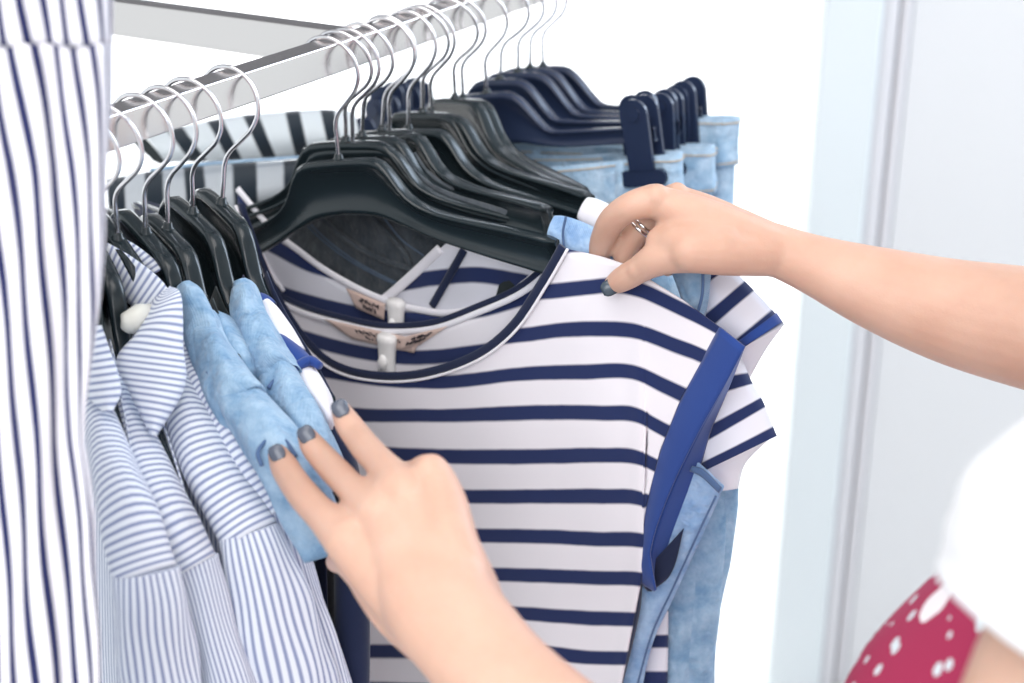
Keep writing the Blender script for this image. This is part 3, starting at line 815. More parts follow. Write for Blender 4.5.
loft('sleeve', on_arm(HN['l6'], [(305, 372, 1.180, 22), (313, 388, 1.173, 26), (322, 404, 1.167, 25), (328, 418, 1.163, 15), (330, 426, 1.162, 6)], -.010, .036), M['white'], cb, n=24, nz=.02, seed=4)
loft('sleeve_lining', on_arm(HN['l6'], [(312, 410, 1.19, 22), (330, 436, 1.18, 24), (346, 470, 1.18, 26), (350, 540, 1.19, 32), (352, 620, 1.20, 36), (350, 720, 1.21, 38)], .004, .026), M['navy_dark'], cb, n=24)
# ------------------------------------------------------------------ the row behind the pulled-out tee
GT = 'navy and white striped tees'
def stripedback(h, label, mat, seed, **k):
    return garment('striped_tee', h, label, 'tee', mat, GT, seed=seed, sleeve=None, band_mat=None, lift=.005, neck=.1885, front_dip=.17, back_dip=.09, **k)
garment('denim_vest', HN['D'], 'dark grey denim vest seen through the neck of the striped tees', 'vest', M['denim_dark'], seed=21, lift=-.012, neck=.05, front_dip=.012, back_dip=.008)
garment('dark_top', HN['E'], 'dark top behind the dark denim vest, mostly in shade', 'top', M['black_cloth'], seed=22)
dv = garment('denim_vest', HN['F'], 'light denim vest with its shoulder at the black hanger tip under the fingers', 'vest', M['denim_mid'], seed=23, lift=.005, neck=.1885, front_dip=.17, back_dip=.09)
tg = stripedback(HN['G'], 'striped tee whose lower cap sleeve hangs out below the wrist, beside the navy cuff', M['tee2'], 24)
th = stripedback(HN['H'], 'striped tee whose upper cap sleeve points out right below the wrist', M['tee2'], 25)
wt = garment('white_top', HN['I'], 'white top with its bright shoulder at the hanger tip left of the hand', 'top', M['white'], seed=26, lift=.005, neck=.1885, front_dip=.17, back_dip=.09)
stripedback(HN['J'], 'striped tee on the hanger in front of the last shoulder hanger, mostly hidden', M['tee2'], 27)
stripedback(HN['K'], 'striped tee hanging farthest back on the rail, its far shoulder under the rail', M['tee2'], 28)

# stitched seams and a lapel edge on the dark denim seen through the neck opening
dk = [o for o in COL.objects if o.get('label', '').startswith('dark grey denim vest')][0]
curD = Curtain(HN['D'].B, front_n(HN['D']), .0095)
def on_curtain(name, cur, px, rad, mat, parent):
    c = cr(px, 30); return MB().tube([cur.hit(a, b) for a, b in c], rad, 6).build(name, mat, parent)
for d in (0, 5): on_curtain('seam', curD, [(300 + d, 218), (322 + d, 240), (352 + d, 262), (390 + d, 282), (420 + d, 292)], .0009, M['denim_seam'], dk)
on_curtain('lapel_edge', curD, [(318, 216), (342, 236), (378, 258), (420, 272)], .0028, M['denim_dark'], dk)
on_curtain('placket', curD, [(372, 216), (390, 235), (406, 256), (420, 290)], .0022, M['denim_dark'], dk)
on_curtain('seam', curD, [(384, 218), (402, 240), (424, 256)], .0008, M['denim_seam'], dk)

# depth of what hangs behind the pulled-out tee is counted from the tee's own plane
def ZA(x, y, d): return proj(curA.hit(x, y))[2] + d
def rel(rows, d=0.): return [(x, y, ZA(x, y, q + d), *r) for x, y, q, *r in rows]
# cap sleeves of the two tees behind, pointing out below the wrist
zstrip('sleeve', rel([(664, 262, .055), (684, 292, .050), (705, 324, .045), (739, 345, .040), (742, 348, .040)]), rel([(704, 250, .07), (725, 264, .07), (749, 286, .066), (777, 316, .062), (784, 325, .06)]),
       [-2, -1, 0, 1, 1.2], M['tee2'], th, bulge=.010)
zstrip('sleeve_hem', rel([(737, 342, .038), (742, 348, .038)]), rel([(776, 313, .059), (782, 322, .058)]), [0, .2], M['navy'], th, n=6, bulge=.010)
zstrip('sleeve_lining', rel([(740, 346, .048), (725, 362, .06), (715, 385, .07)]), rel([(783, 325, .065), (765, 350, .07), (742, 392, .075)]), [.6, .65, .7], M['white'], th, bulge=.004)
zstrip('sleeve', rel([(686, 330, .040), (690, 392, .034), (696, 441, .028), (699, 469, .026), (700, 473, .026)]), rel([(735, 340, .055), (750, 379, .05), (763, 402, .046), (775, 432, .044), (777, 436, .044)]),
       [-2, -1, 0, 1, 1.2], M['tee2'], tg, bulge=.012)
zstrip('sleeve_lining', rel([(702, 472, .035), (704, 482, .05), (712, 492, .06)]), rel([(772, 436, .055), (746, 462, .06), (738, 488, .07)]), [.55, .6, .65], M['white'], tg, bulge=.006)
zstrip('side_panel', rel([(640, 590, .045), (640, 630, .045), (636, 690, .045), (632, 760, .05)]), rel([(668, 590, .055), (668, 630, .055), (667, 690, .055), (664, 760, .06)]), [-1.4, -.3, 1.3, 2.8], M['tee2'], tg, bulge=.004)
zstrip('second_cuff', rel([(642, 574, .012), (641, 582, .012), (648, 591, .012)]), rel([(684, 528, .012), (672, 572, .012), (651, 591, .012)]), [0, 1, 2], M['navy_dark'], tg, n=16, bulge=.002)
# light denim vest on the hanger under the fingers: shoulder stub, armhole edge, draped side
loft('shoulder', rel([(551, 228, .030, 26), (560, 231, .030, 31), (580, 238, .030, 32), (605, 250, .03, 30), (640, 275, .03, 30)]), M['denim_mid'], dv, n=24, thick=.4, nz=.02, seed=4)
MB().tube([P(a, b, ZA(a, b, .018)) for a, b in cr([(566, 217), (563, 232), (564, 248)], 12)], .0010, 6).build('seam', M['denim_shade'], dv)
zstrip('armhole', rel([(668, 262, .03), (682, 300, .03), (690, 340, .03)]), rel([(712, 255, .035), (708, 300, .035), (698, 345, .035)]), [0, 1, 2], M['denim_light'], dv, bulge=.006)
MB().tube([P(a, b, ZA(a, b, .018)) for a, b in cr([(703, 272), (702, 296), (694, 325)], 12)], .0012, 6).build('armhole_seam', M['denim_shade'], dv)
zstrip('side_panel', rel([(690, 455, .022), (660, 520, .022), (640, 585, .022), (622, 660, .022), (608, 740, .025)]), rel([(724, 486, .03), (700, 540, .03), (672, 600, .03), (650, 650, .03), (632, 740, .035)]),
       [0, 1, 2, 3, 4], M['denim_mid'], dv, n=40, m=14, bulge=.006, solid=.0018)
zstrip('hem_stitching', rel([(692, 466, .013), (704, 470, .013), (722, 488, .017)]), rel([(690, 471, .013), (702, 477, .013), (719, 493, .017)]), [0, 1, 2], M['denim_shade'], dv, n=14, m=4)
MB().tube([P(a, b, ZA(a, b, .018)) for a, b in cr([(716, 496), (698, 534), (674, 586), (652, 634), (636, 690)], 30)], .0009, 6).build('edge_seam', M['denim_shade'], dv)
# pale soft denim shirt hanging behind it
ps = empty('denim_shirt', P(690, 480, 1.40), 'pale soft denim shirt hanging in loose folds behind the striped sleeves', 'shirt')
for k, (rows, wd) in enumerate((([(676, 440, .09), (682, 540, .08), (678, 620, .075), (672, 720, .07), (668, 800, .07)], 46),
                                ([(706, 440, .10), (708, 520, .09), (700, 600, .085), (694, 700, .08), (690, 800, .08)], 40),
                                ([(724, 430, .11), (722, 500, .10), (714, 560, .095), (704, 640, .09), (700, 800, .09)], 32))):
    loft('fold', rel([(*q, wd * (1 if i < 3 else .8)) for i, q in enumerate(rows)]), M['denim_light'], ps, n=30, thick=.55, nz=.05, seed=30 + k)
loft('yoke', rel([(640, 270, .14, 40), (680, 330, .12, 60), (700, 420, .11, 70), (702, 470, .10, 70)]), M['denim_light'], ps, n=24, thick=.3, seed=9)
# white shoulder at the tip of the hanger beside the hand
loft('shoulder', [(583, 208, 1.335, 24), (589, 211, 1.332, 28), (604, 218, 1.325, 29), (625, 232, 1.32, 28), (650, 250, 1.32, 30)], M['white'], wt, n=20, thick=.45, seed=5)

# far shoulders of the last striped tees, seen under the rail on the left
tj = [o for o in COL.objects if o.get('label', '').startswith('striped tee on the hanger in front')][0]
tk = [o for o in COL.objects if o.get('label', '').startswith('striped tee hanging farthest')][0]
zstrip('far_shoulder', [(146, 136, 1.69), (180, 127, 1.67), (215, 120, 1.65), (250, 115, 1.64), (285, 112, 1.62), (320, 110, 1.61), (355, 112, 1.60)],
       [(166, 162, 1.665), (206, 161, 1.645), (236, 160, 1.625), (270, 158, 1.61), (296, 156, 1.60), (330, 152, 1.585), (362, 146, 1.575)], [.25, 1.15, 2, 3, 3.8, 4.8, 5.8], M['tee_far'], tk, n=60, m=12, bulge=.02)
zstrip('far_sleeve', [(142, 133, 1.70), (134, 142, 1.70), (143, 150, 1.695)], [(166, 162, 1.67), (160, 164, 1.68), (152, 160, 1.685)], [0, .1, .2], M['black_cloth'], tk, n=10)
zstrip('far_shoulder', [(106, 180, 1.60), (150, 172, 1.585), (200, 166, 1.57), (250, 163, 1.55), (300, 160, 1.53)],
       [(110, 225, 1.565), (152, 222, 1.55), (205, 218, 1.53), (252, 206, 1.51), (300, 196, 1.50)], [-.25, .9, 2.15, 3.1, 4.1], M['tee_far_shade'], tj, n=50, m=12, bulge=.02)
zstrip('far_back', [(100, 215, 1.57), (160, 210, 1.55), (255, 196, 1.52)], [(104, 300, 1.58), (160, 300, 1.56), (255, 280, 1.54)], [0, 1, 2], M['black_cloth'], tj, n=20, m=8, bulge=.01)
zstrip('far_highlight', [(150, 169, 1.566), (200, 163, 1.55), (300, 156, 1.52)], [(150, 171, 1.562), (200, 165.5, 1.546), (300, 158, 1.516)], [0, 1, 2], M['denim_light'], tj, n=20, m=4)  # blue edge highlight, put in as a thin coloured strip

# light jeans shorts on the clip hangers
def jeans(h, label, seed, w_=.178, top=-.066, length=.30, mat='denim_pale', dpt=.020):
    n = front_n(h); root = empty('denim_shorts', h.B - Z3 * .1, label, 'shorts', 'light denim shorts on clip hangers')
    ns = 72; hs = np.linspace(0, 1, 26); V = []; UV = []
    r_ = np.random.default_rng(seed); ph = r_.uniform(0, 6, 6)
    def ring(s, grow=0.):
        out = []
        for k in range(ns):
            th = 2 * math.pi * k / ns
            pin = .86 * max(0, 1 - s * 2.2)
            x = (w_ + .012 * s + grow) * math.copysign(abs(math.cos(th)) ** .8, math.cos(th)); y = (dpt + .012 * s) * math.sin(th) * (1 - pin * math.exp(-((abs(x) - .150) / .035) ** 2)) + grow * math.copysign(1, math.sin(th))
            y += s ** .5 * (.007 * math.sin(8 * th + ph[0]) + .004 * math.sin(13 * th + ph[1] + s * 3))
            x += s ** .5 * .004 * math.sin(7 * th + ph[2] + 2 * s)
            out.append(h.w(x, 0, top) + n * y - Z3 * s * length)
        return out
    for s in hs:
        V += ring(s); UV += [(k / ns * 60, s * 40) for k in range(ns)]
    mesh_obj('body', V, grid_faces(len(hs), ns, close_c=True), M[mat], root, uv=UV, solid=.0016)
    V = []
    for s in (0, .02, .05, .08, .11, .13): V += ring(s, .0022 + (.001 if s > .1 else 0))
    mesh_obj('waistband', V, grid_faces(6, ns, close_c=True), M[mat], root, uv=None, solid=.0024)
    for s_ in (.012, .12):
        pts = np.array(ring(s_, .0040)); mesh_obj('stitching', *tube(np.vstack([pts, pts[:1]]), .0006, 5, caps=False)[:2], M['thread'], root)
    for th in (.9, 1.5, 2.2, 4.1, 5.2):
        k = int(th / (2 * math.pi) * ns); pts = [ring(s, .0045)[k] for s in np.linspace(0, .14, 6)]
        mesh_obj('belt_loop', *tube(pts, 1, 8, flat=(.0018, .0045), up=n)[:2], M[mat], root)
    return root
jeans(HN['L'], 'light denim shorts under the biggest clip, nearest of the clipped shorts', 41, .180)
jeans(HN['M'], 'light denim shorts directly behind the ones under the biggest clip', 42, .186)
jeans(HN['N'], 'light denim shorts third from the front on the clip hangers', 43, .192)
jeans(HN['O'], 'light denim shorts second from the far end of the rail', 44, .188)
jeans(HN['P'], 'light denim shorts farthest back, standing highest at the right of the clips', 45, .196, top=-.050, length=.34)
# ------------------------------------------------------------------ the striped dress hanging close to the viewer on the left
dr = empty('striped_dress', P(50, 330, .87), 'big white dress with bold navy vertical stripes hanging close by on the left', 'dress')
EX, EY = [-420, -200, 0, 100, 170, 250, 300, 340, 400, 440, 480, 520, 570, 640, 700, 900], [135, 118, 114, 112, 106, 104.5, 100, 94, 86, 83, 90, 95, 95, 100, 100, 108]
def dress_panel(name, y0, y1, back=False, sh=0, ny=60):
    ks = np.linspace(-8.5, 4.8, 100); V = []; UV = []
    for y in np.linspace(y0, y1, ny):
        E = float(np.interp(y, EX, EY))
        lean = .155 * y if y < 170 else 26.3 + .088 * (y - 170)
        for k in ks:
            s = 36 + 20.0 * k + lean + sh + 2.0 * math.sin(y * .012 + k * .9) + 1.5 * math.sin(y * .03 + k * 2.1)
            d = E - s; x = E - 11 * math.log1p(math.exp(min(40, d / 11)))
            z = .865 + .00042 * max(0, (s - x)) + .006 * math.sin(k * 1.7 + y * .006) + .00008 * (y - 300)
            if back: z += .06
            V.append(P(x, y, z)); UV.append((k + .5, y * .01))
    return mesh_obj(name, V, grid_faces(ny, len(ks)), M['bold'], dr, uv=UV, solid=.001)
dress_panel('skirt', 44, 920)
dress_panel('bodice', -330, 46, sh=-5.5, ny=40)
V = []; UV = []
for y in np.linspace(-330, 920, 30):
    for k in np.linspace(-7.5, 4, 24):
        E = float(np.interp(y, EX, EY)); V.append(P(min(E - 1, 36 + 22 * k + .09 * y), y, .93 + .00008 * (y - 300) - .008 * max(0, k - 2))); UV.append((k + .5, y * .01))
mesh_obj('back_panel', V, grid_faces(30, 24), M['bold'], dr, uv=UV, solid=.001)
# it hangs, out of the picture, from a short upper arm of the rack
top = P(20, -470, .885)
hd = empty('clothes_hanger', top, 'black hanger above the picture carrying the big striped dress', 'hanger', mat=mat4(np.array([.8, -.6, 0]), np.array([.6, .8, 0]), Z3, P(20, -400, .885)))
child('body', ME_TEE, hd); child('hook', ME_HOOK, hd); child('hook_socket', ME_COLLAR, hd)
arm_c = P(20, -400, .885) + Z3 * (.0985 - RAIL_H)
bevel(MB().box(arm_c - RD * .02, RD * .26, RP * RAIL_W, Z3 * RAIL_H).build('upper_arm', M['steel'], rack, smooth=False), .001)
e_ = arm_c - RD * .27
bevel(MB().box(np.array([e_[0], e_[1], e_[2] / 2]), RD * .01, RP * .01, Z3 * e_[2] / 2).build('post', M['steel'], rack, smooth=False), .001)
# ------------------------------------------------------------------ the person: two arms, hands, dressed torso
def skin_material():
    m = new_mat('skin', (.80, .53, .43), .48, spec=.35); nb = NB(m)
    tc = nb.n('ShaderNodeTexCoord'); b = nb.b
    f = nb.noise(26, 4, tc.outputs['Object'])
    nb.l(nb.mix(f, (.53, .30, .215), (.68, .45, .345)), b.inputs['Base Color'])
    b.inputs['Subsurface Weight'].default_value = .25; b.inputs['Subsurface Radius'].default_value = (1, .35, .2); b.inputs['Subsurface Scale'].default_value = .006
    nb.bump(nb.math('ADD', nb.noise(160, 3, tc.outputs['Object']), nb.math('MULTIPLY', nb.noise(700, 2, tc.outputs['Object']), .5)), .22, .0012)
    return m
M['skin'] = skin_material()
M['nail'] = new_mat('dark grey nail varnish', (.10, .115, .15), .22)
M['nail2'] = new_mat('slate grey nail varnish', (.055, .075, .095), .2)
M['silver'] = new_mat('silver', (.8, .79, .78), .18, metal=1)

def limb(mb, rows, n=30, ns=18, flat=1.0, up=None):
    """rows (px, py, depth, radius px): a round tapering limb with rounded ends; flat <1 thins it along the sight line"""
    c = cr(rows, n); p = np.array([P(*q[:3]) for q in c]); r = np.maximum(.0005, c[:, 3] * c[:, 2] / F_PX)
    t0 = p[0] - p[1]; t0 /= np.linalg.norm(t0); t1 = p[-1] - p[-2]; t1 /= np.linalg.norm(t1)
    a = [(p[0] + t0 * r[0] * math.sin(q), r[0] * math.cos(q)) for q in (1.45, 1.1, .75, .4)]
    b = [(p[-1] + t1 * r[-1] * math.sin(q), r[-1] * math.cos(q)) for q in (.4, .75, 1.1, 1.45)]
    pts = np.vstack([[q[0] for q in a], p, [q[0] for q in b]]); rr = np.concatenate([[q[1] for q in a], r, [q[1] for q in b]])
    mid = p.mean(0) - CAM; mid /= np.linalg.norm(mid)
    mb.tube(pts, rr, ns, flat=(flat, 1.0), up=mid if up is None else up)

def ball(mb, x, y, z, r, k=(1, 1, 1)):
    c = P(x, y, z); R = r * z / F_PX; V = []; n, m = 10, 14
    for i in range(n + 1):
        a = math.pi * i / n
        for j in range(m):
            b = 2 * math.pi * j / m
            V.append(c + R * (k[0] * math.sin(a) * math.cos(b) * _R + k[1] * math.cos(a) * _U + k[2] * math.sin(a) * math.sin(b) * _F))
    mb.add(V, grid_faces(n + 1, m, close_c=True))

def fuse(mb, voxel, smooth=6, fac=.5):
    """one continuous surface out of overlapping closed shapes"""
    me = bpy.data.meshes.new('tmp'); me.from_pydata(np.vstack(mb.v).tolist(), [], mb.f); me.validate()
    o = bpy.data.objects.new('tmp', me); COL.objects.link(o)
    bm = bmesh.new(); bm.from_mesh(me); bmesh.ops.recalc_face_normals(bm, faces=bm.faces); bm.to_mesh(me); bm.free()
    r = o.modifiers.new('r', 'REMESH'); r.mode = 'VOXEL'; r.voxel_size = voxel
    s = o.modifiers.new('s', 'SMOOTH'); s.iterations = smooth; s.factor = fac
    dg = bpy.context.evaluated_depsgraph_get(); ev = o.evaluated_get(dg); m2 = ev.to_mesh()
    nv = len(m2.vertices); V = np.empty(nv * 3); m2.vertices.foreach_get('co', V)
    Fc = [tuple(p.vertices) for p in m2.polygons]; ev.to_mesh_clear()
    bpy.data.objects.remove(o); bpy.data.meshes.remove(me)
    return V.reshape(-1, 3), Fc

fine = MB()
# --- near (left) hand coming from below, fingers spread over the sleeves
limb(fine, [(341, 410, 1.056, 10.5), (347, 422, 1.050, 13.6), (357, 436, 1.042, 14.8), (368, 450, 1.026, 15.8), (384, 467, 1.004, 16.8), (402, 490, .984, 25)], 30)          # index
limb(fine, [(307, 436, 1.060, 10.5), (313, 446, 1.054, 13.2), (325, 460, 1.044, 14.6), (338, 474, 1.026, 15.4), (355, 491, 1.004, 16.6), (380, 512, .984, 26)], 30)           # middle
limb(fine, [(278, 454, 1.056, 11), (284, 466, 1.050, 14.5), (293, 481, 1.038, 15.4), (305, 497, 1.022, 16.6), (323, 516, 1.004, 17.8), (350, 540, .986, 27)], 30)            # ring
limb(fine, [(336, 562, 1.05, 11), (340, 561, 1.04, 13), (346, 562, 1.02, 14.5), (356, 567, .995, 18), (378, 585, .985, 24)], 24)               # little finger, curled under
limb(fine, [(385, 478, 1.055, 11), (396, 477, 1.045, 14), (416, 476, 1.02, 17), (431, 474, .990, 20), (442, 504, .975, 26), (452, 548, .958, 29), (474, 594, .952, 28), (488, 624, .948, 22)], 34)  # thumb, tucked behind
for rows in ([(402, 490, .984, 25), (430, 535, .968, 36), (452, 590, .945, 42)], [(380, 512, .984, 26), (415, 555, .966, 36), (445, 605, .945, 42)],
             [(350, 540, .986, 27), (388, 578, .968, 34), (430, 620, .95, 40)], [(372, 580, .985, 24), (398, 608, .97, 30), (432, 632, .955, 36)], [(376, 508, .988, 22), (396, 530, .976, 34), (432, 580, .955, 44)],
             [(392, 492, .985, 22), (420, 505, .978, 28), (446, 560, .958, 38)]):
    limb(fine, rows, 16, 16, .8)
for x, y, z, r in ((404, 490, .978, 18), (380, 513, .978, 18), (350, 540, .980, 18), (431, 472, .984, 19)): ball(fine, x, y, z, r)
limb(fine, [(408, 556, .966, 40), (424, 580, .957, 52), (442, 606, .945, 57), (468, 640, .930, 56), (514, 692, .905, 57), (600, 770, .868, 66), (720, 870, .825, 80), (840, 950, .785, 88), (930, 1010, .76, 84)], 40, 24, .78)
limb(fine, [(930, 1010, .76, 84), (1000, 860, .735, 92), (1070, 700, .715, 104), (1130, 580, .70, 112)], 24, 24, .95)
# --- far (right) hand, pinching the shoulder of the tee
limb(fine, [(600, 256, 1.254, 11), (601, 247, 1.244, 12.5), (605, 234, 1.228, 13.4), (614, 219, 1.212, 14.6), (632, 206, 1.198, 15.2), (654, 201, 1.200, 18)], 30)     # index
limb(fine, [(624, 259, 1.242, 11), (627, 249, 1.238, 12), (634, 236, 1.232, 13), (645, 222, 1.228, 14.5), (664, 209, 1.222, 17)], 26)                           # middle
limb(fine, [(642, 262, 1.258, 10.5), (646, 250, 1.254, 11.5), (654, 237, 1.250, 12.5), (666, 222, 1.244, 14), (684, 210, 1.236, 16)], 26)                           # ring
limb(fine, [(668, 268, 1.262, 9), (671, 254, 1.262, 10), (678, 238, 1.258, 12), (694, 222, 1.248, 15)], 20)                                                       # little
limb(fine, [(612, 285.5, 1.227, 9.5), (618.5, 281.5, 1.221, 12.3), (629, 275.5, 1.213, 13.8), (640, 269, 1.206, 14.4), (655, 260, 1.196, 17.5), (676, 253, 1.190, 21), (706, 249, 1.188, 25)], 34)   # thumb
for rows in ([(654, 200, 1.200, 16), (690, 216, 1.195, 23), (735, 235, 1.195, 26), (772, 249, 1.20, 26)], [(674, 200, 1.220, 17), (705, 218, 1.212, 24), (772, 249, 1.205, 26)],
             [(686, 211, 1.238, 16), (715, 228, 1.228, 22), (772, 250, 1.21, 25)], [(690, 250, 1.182, 23), (725, 251, 1.188, 25), (772, 251, 1.20, 26)], [(672, 235, 1.200, 20), (700, 238, 1.20, 30), (745, 244, 1.20, 29)]):
    limb(fine, rows, 18, 16)
# skin folds over the bent finger joints and the thumb
for (x, y, z, r) in ((364, 447, 1.019, 6.5), (337, 470, 1.020, 6.5), (305, 493, 1.018, 6.5), (331, 466, 1.029, 5), (358, 440, 1.030, 5), (299, 487, 1.028, 5)): ball(fine, x, y, z, r)
limb(fine, [(662, 242, 1.196, 17), (684, 243, 1.188, 24), (720, 246, 1.188, 27)], 14, 16)
for x, y, z, r in ((657, 197, 1.194, 14), (677, 193, 1.212, 11.5), (612, 220, 1.213, 13), (638, 269, 1.203, 12)): ball(fine, x, y, z, r)
limb(fine, [(745, 245, 1.20, 28), (772, 249, 1.20, 26.5), (812, 264, 1.198, 30), (876, 288, 1.19, 42), (950, 311, 1.18, 53), (1024, 327, 1.165, 61), (1110, 345, 1.15, 66), (1180, 362, 1.14, 62)], 44, 24, .9)
limb(fine, [(1180, 362, 1.14, 62), (1260, 400, 1.06, 78), (1330, 440, .98, 90)], 20, 24, .95)
for q in ((600,256),(612,285),(592,250),(620,262),(640,270)): print('zA', q, ZA(*q,0))
Vf, Ff = fuse(fine, .0015, 14)

SH_L = P(1130, 580, .70); SH_R = P(1330, 440, .98); HIPC = (SH_L + SH_R) / 2
CX, CY = HIPC[0] - .005, HIPC[1]
coarse = MB()
axF = np.array([-.93, .37, 0.]); axS = np.array([.37, .93, 0.])      # the way the chest faces; along the shoulders
def rings(mb, rows, ns=28, mat=None):
    V = []
    for h_, fwd, back, side, off in rows:
        for k in range(ns):
            th = 2 * math.pi * k / ns; c, s = math.cos(th), math.sin(th)
            V.append(np.array([CX, CY, h_]) + axF * (off + (fwd if c > 0 else back) * c) + axS * side * s)
    F = grid_faces(len(rows), ns, close_c=True) + [tuple(range(ns))[::-1], tuple((len(rows) - 1) * ns + k for k in range(ns))]
    mb.add(V, F); return V, F
hS = float(HIPC[2])
print('shoulder height', hS, 'centre', CX, CY)
rings(coarse, [(.86, .10, .12, .16, 0), (.95, .10, .11, .165, 0), (1.05, .08, .09, .13, 0), (1.15, .10, .09, .14, 0), (hS - .08, .125, .09, .15, 0), (hS - .01, .09, .07, .15, 0), (hS + .03, .045, .05, .07, 0)])
rings(coarse, [(hS - .02, .05, .05, .055, 0), (hS + .06, .046, .046, .05, .01), (hS + .10, .046, .05, .05, .02)])
HZ = hS + .19; axH = .055
rings(coarse, [(HZ - .125, .03, .02, .025, .06 - axH), (HZ - .11, .055, .05, .05, .035 - axH), (HZ - .07, .078, .07, .066, .02 - axH), (HZ, .084, .09, .074, .015 - axH), (HZ + .06, .074, .088, .070, .01 - axH), (HZ + .10, .045, .055, .045, .005 - axH), (HZ + .112, .012, .012, .012, -axH)])
rings(coarse, [(HZ - .045, .012, .02, .017, .092 - axH), (HZ - .02, .012, .02, .011, .088 - axH), (HZ + .01, .004, .02, .008, .082 - axH)])
for s in (-1, 1):
    c = np.array([CX, CY, 0]) + axS * s * .085
    coarse.tube([c + Z3 * .05, c + Z3 * .10, c + Z3 * .30 - axF * .015, c + Z3 * .45, c + Z3 * .70 + axF * .01, c + Z3 * .90], [.036, .036, .054, .052, .075, .085], 18)
    coarse.tube([c + Z3 * .045 - axF * .04, c + Z3 * .035 + axF * .06, c + Z3 * .025 + axF * .15], [.034, .032, .020], 14, flat=(.8, 1.1))
Vc, Fc = fuse(coarse, .007, 4)
person = empty('person', (CX, CY, 0), 'woman in a white cardigan over a red patterned dress, reaching in with both hands', 'person')
body = mesh_obj('body', np.vstack([Vf, Vc]), list(Ff) + [tuple(i + len(Vf) for i in f) for f in Fc], M['skin'], person)

def nail(px, py, z, dx, dy, ln, wd, mat, lift=.0):
    """a curved nail plate lying on a fingertip; (dx,dy) the way the finger points in the picture"""
    d = np.array([dx, dy]) / math.hypot(dx, dy); k = z / F_PX
    ax = (d[0] * _R - d[1] * _U); ay = (-d[1] * _R - d[0] * _U); V = []; n, m = 9, 9
    for i in range(n):
        for j in range(m):
            u = -1 + 2 * i / (n - 1); v = -1 + 2 * j / (m - 1); wv = math.sqrt(max(0, 1 - (abs(u) ** 3) * .75))
            V.append(P(px, py, z) + ax * u * ln * k + ay * v * wv * wd * k + _F * (.32 * wd * k * (v * wv) ** 2 + (.25 * ln * k * max(0, u) ** 2) + lift))
    o = mesh_obj('fingernail', V, grid_faces(n, m), mat, body, solid=.0009, label='dark varnished nail'); return o
nail(340, 408.5, 1.0435, -.45, -.9, 8.5, 8.5, M['nail'])
nail(306, 434.5, 1.0475, -.5, -.87, 8.5, 8.5, M['nail'])
nail(276.5, 453, 1.043, -.45, -.9, 8.0, 8.0, M['nail'])
nail(611.5, 286.5, 1.2175, -.87, .5, 10.5, 8, M['nail2'])
# rings on the far hand
def ring(px, py, z, r, axis, name='ring'):
    a = np.asarray(axis, float); a /= np.linalg.norm(a); u = np.cross(a, _U); u /= np.linalg.norm(u); v = np.cross(a, u)
    c = P(px, py, z); R = r * z / F_PX
    return MB().tube([c + R * (math.cos(q) * u + math.sin(q) * v) for q in np.linspace(0, 2 * math.pi, 40)], .0013, 8, caps=False).build(name, M['silver'], person, label='silver finger ring')
fa = P(634, 236, 1.232) - P(652, 216, 1.226)
ring(641, 227.5, 1.2300, 14.2, fa); ring(644.5, 223.5, 1.2290, 14.8, fa)
fb = P(646, 250, 1.254) - P(658, 231, 1.248)
ring(651, 242, 1.252, 12.6, fb)

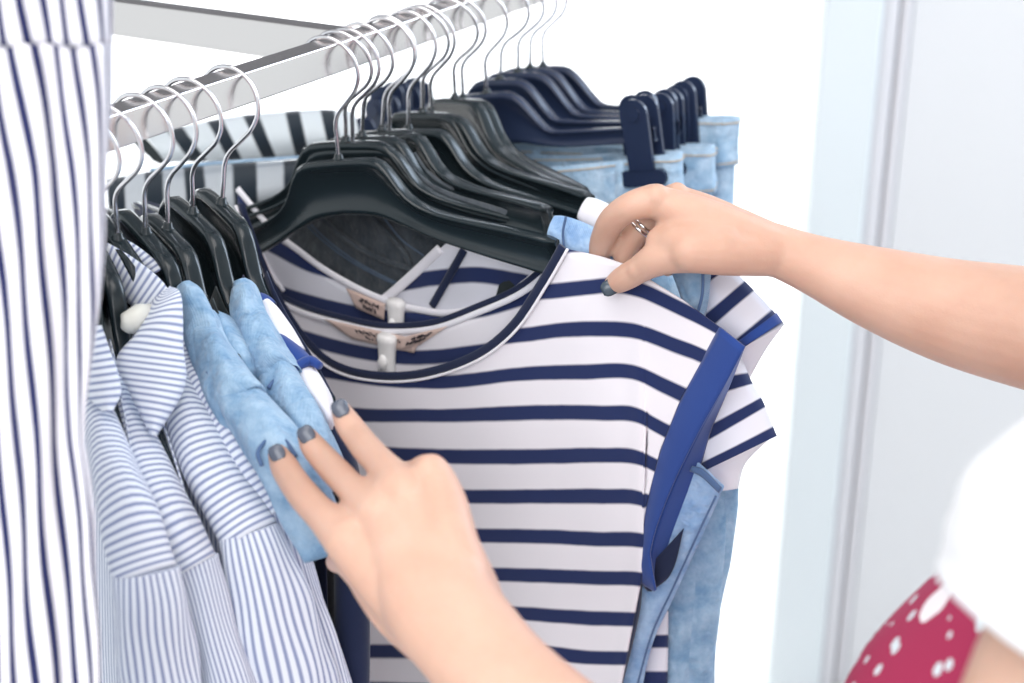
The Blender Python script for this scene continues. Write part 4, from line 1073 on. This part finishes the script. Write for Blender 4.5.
# --- clothes
def dots_mat():
    m = new_mat('red print with pale dots', (.55, .03, .13), .85); nb = NB(m)
    tc = nb.n('ShaderNodeTexCoord')
    v = nb.n('ShaderNodeTexVoronoi'); v.inputs['Scale'].default_value = 70; nb.l(tc.outputs['Object'], v.inputs['Vector'])
    f = nb.math('LESS_THAN', v.outputs['Distance'], .26)
    big = nb.math('GREATER_THAN', nb.noise(26, 1, tc.outputs['Object']), .62)
    col = nb.mix(f, (.36, .02, .08), (.66, .74, .78)); nb.l(nb.mix(big, col, (.85, .80, .83)), nb.b.inputs['Base Color'])
    return m
M['dress_red'] = dots_mat(); M['cardigan'] = cloth_mat('white cardigan knit', (.70, .71, .73), (.76, .77, .79), 60)
M['hair'] = cloth_mat('brown hair', (.10, .05, .03), (.18, .09, .05), 200)
mbd = MB(); rings(mbd, [(.52, .25, .25, .27, 0), (.70, .20, .20, .24, 0), (.90, .135, .145, .185, 0), (1.04, .10, .105, .145, 0), (1.05, .13, .10, .15, 0), (hS - .19, .178, .10, .158, 0), (hS - .148, .180, .09, .16, 0), (hS - .115, .160, .09, .158, 0), (hS - .085, .138, .08, .155, 0), (hS - .06, .122, .08, .155, 0), (hS - .03, .105, .075, .15, 0)], 48)
dress = mesh_obj('dress', np.vstack(mbd.v), mbd.f[:-2], M['dress_red'], person, sub=1, solid=.002)
mbc = MB(); rings(mbc, [(.98, .085, .125, .165, -.02), (1.08, .10, .12, .172, -.02), (hS - .12, .115, .115, .182, -.02), (hS - .05, .095, .10, .182, -.02), (hS + .0, .07, .08, .165, -.01), (hS + .035, .055, .06, .075, -.005)], 48)
V = np.vstack(mbc.v); Fk = []
for f in mbc.f[:-2]:
    c = V[list(f)].mean(0) - np.array([CX, CY, 0])
    if c @ axF > .01 and abs(c @ axS) < .150: continue
    Fk.append(f)
mesh_obj('cardigan', V, Fk, M['cardigan'], person, sub=1, solid=.003)
def sleeve_tube(rows, name):
    c = cr(rows, 24); p = [P(*q[:3]) for q in c]; r = [q[3] * q[2] / F_PX * (1 + .008 * math.sin(i * .9)) for i, q in enumerate(c)]
    Vq, Fq, _ = tube(p, r, 24, caps=False); mesh_obj(name, Vq, Fq, M['cardigan'], person, solid=.003)
sleeve_tube([(1175, 495, .70, 150), (1130, 560, .70, 176), (1100, 606, .706, 166), (1074, 648, .710, 150)], 'cardigan_sleeve')
sleeve_tube([(1380, 420, .95, 90), (1330, 440, .98, 108), (1290, 415, 1.02, 104), (1255, 400, 1.06, 98)], 'cardigan_sleeve')
mh = MB(); rings(mh, [(HZ - .14, -.02, .10, .075, -axH), (HZ - .06, -.005, .105, .085, -axH), (HZ, .02, .108, .088, -axH), (HZ + .06, .070, .104, .084, -axH), (HZ + .11, .06, .07, .06, -axH), (HZ + .128, .01, .01, .01, -axH)], 32)
mh.build('hair', M['hair'], person, sub=1)
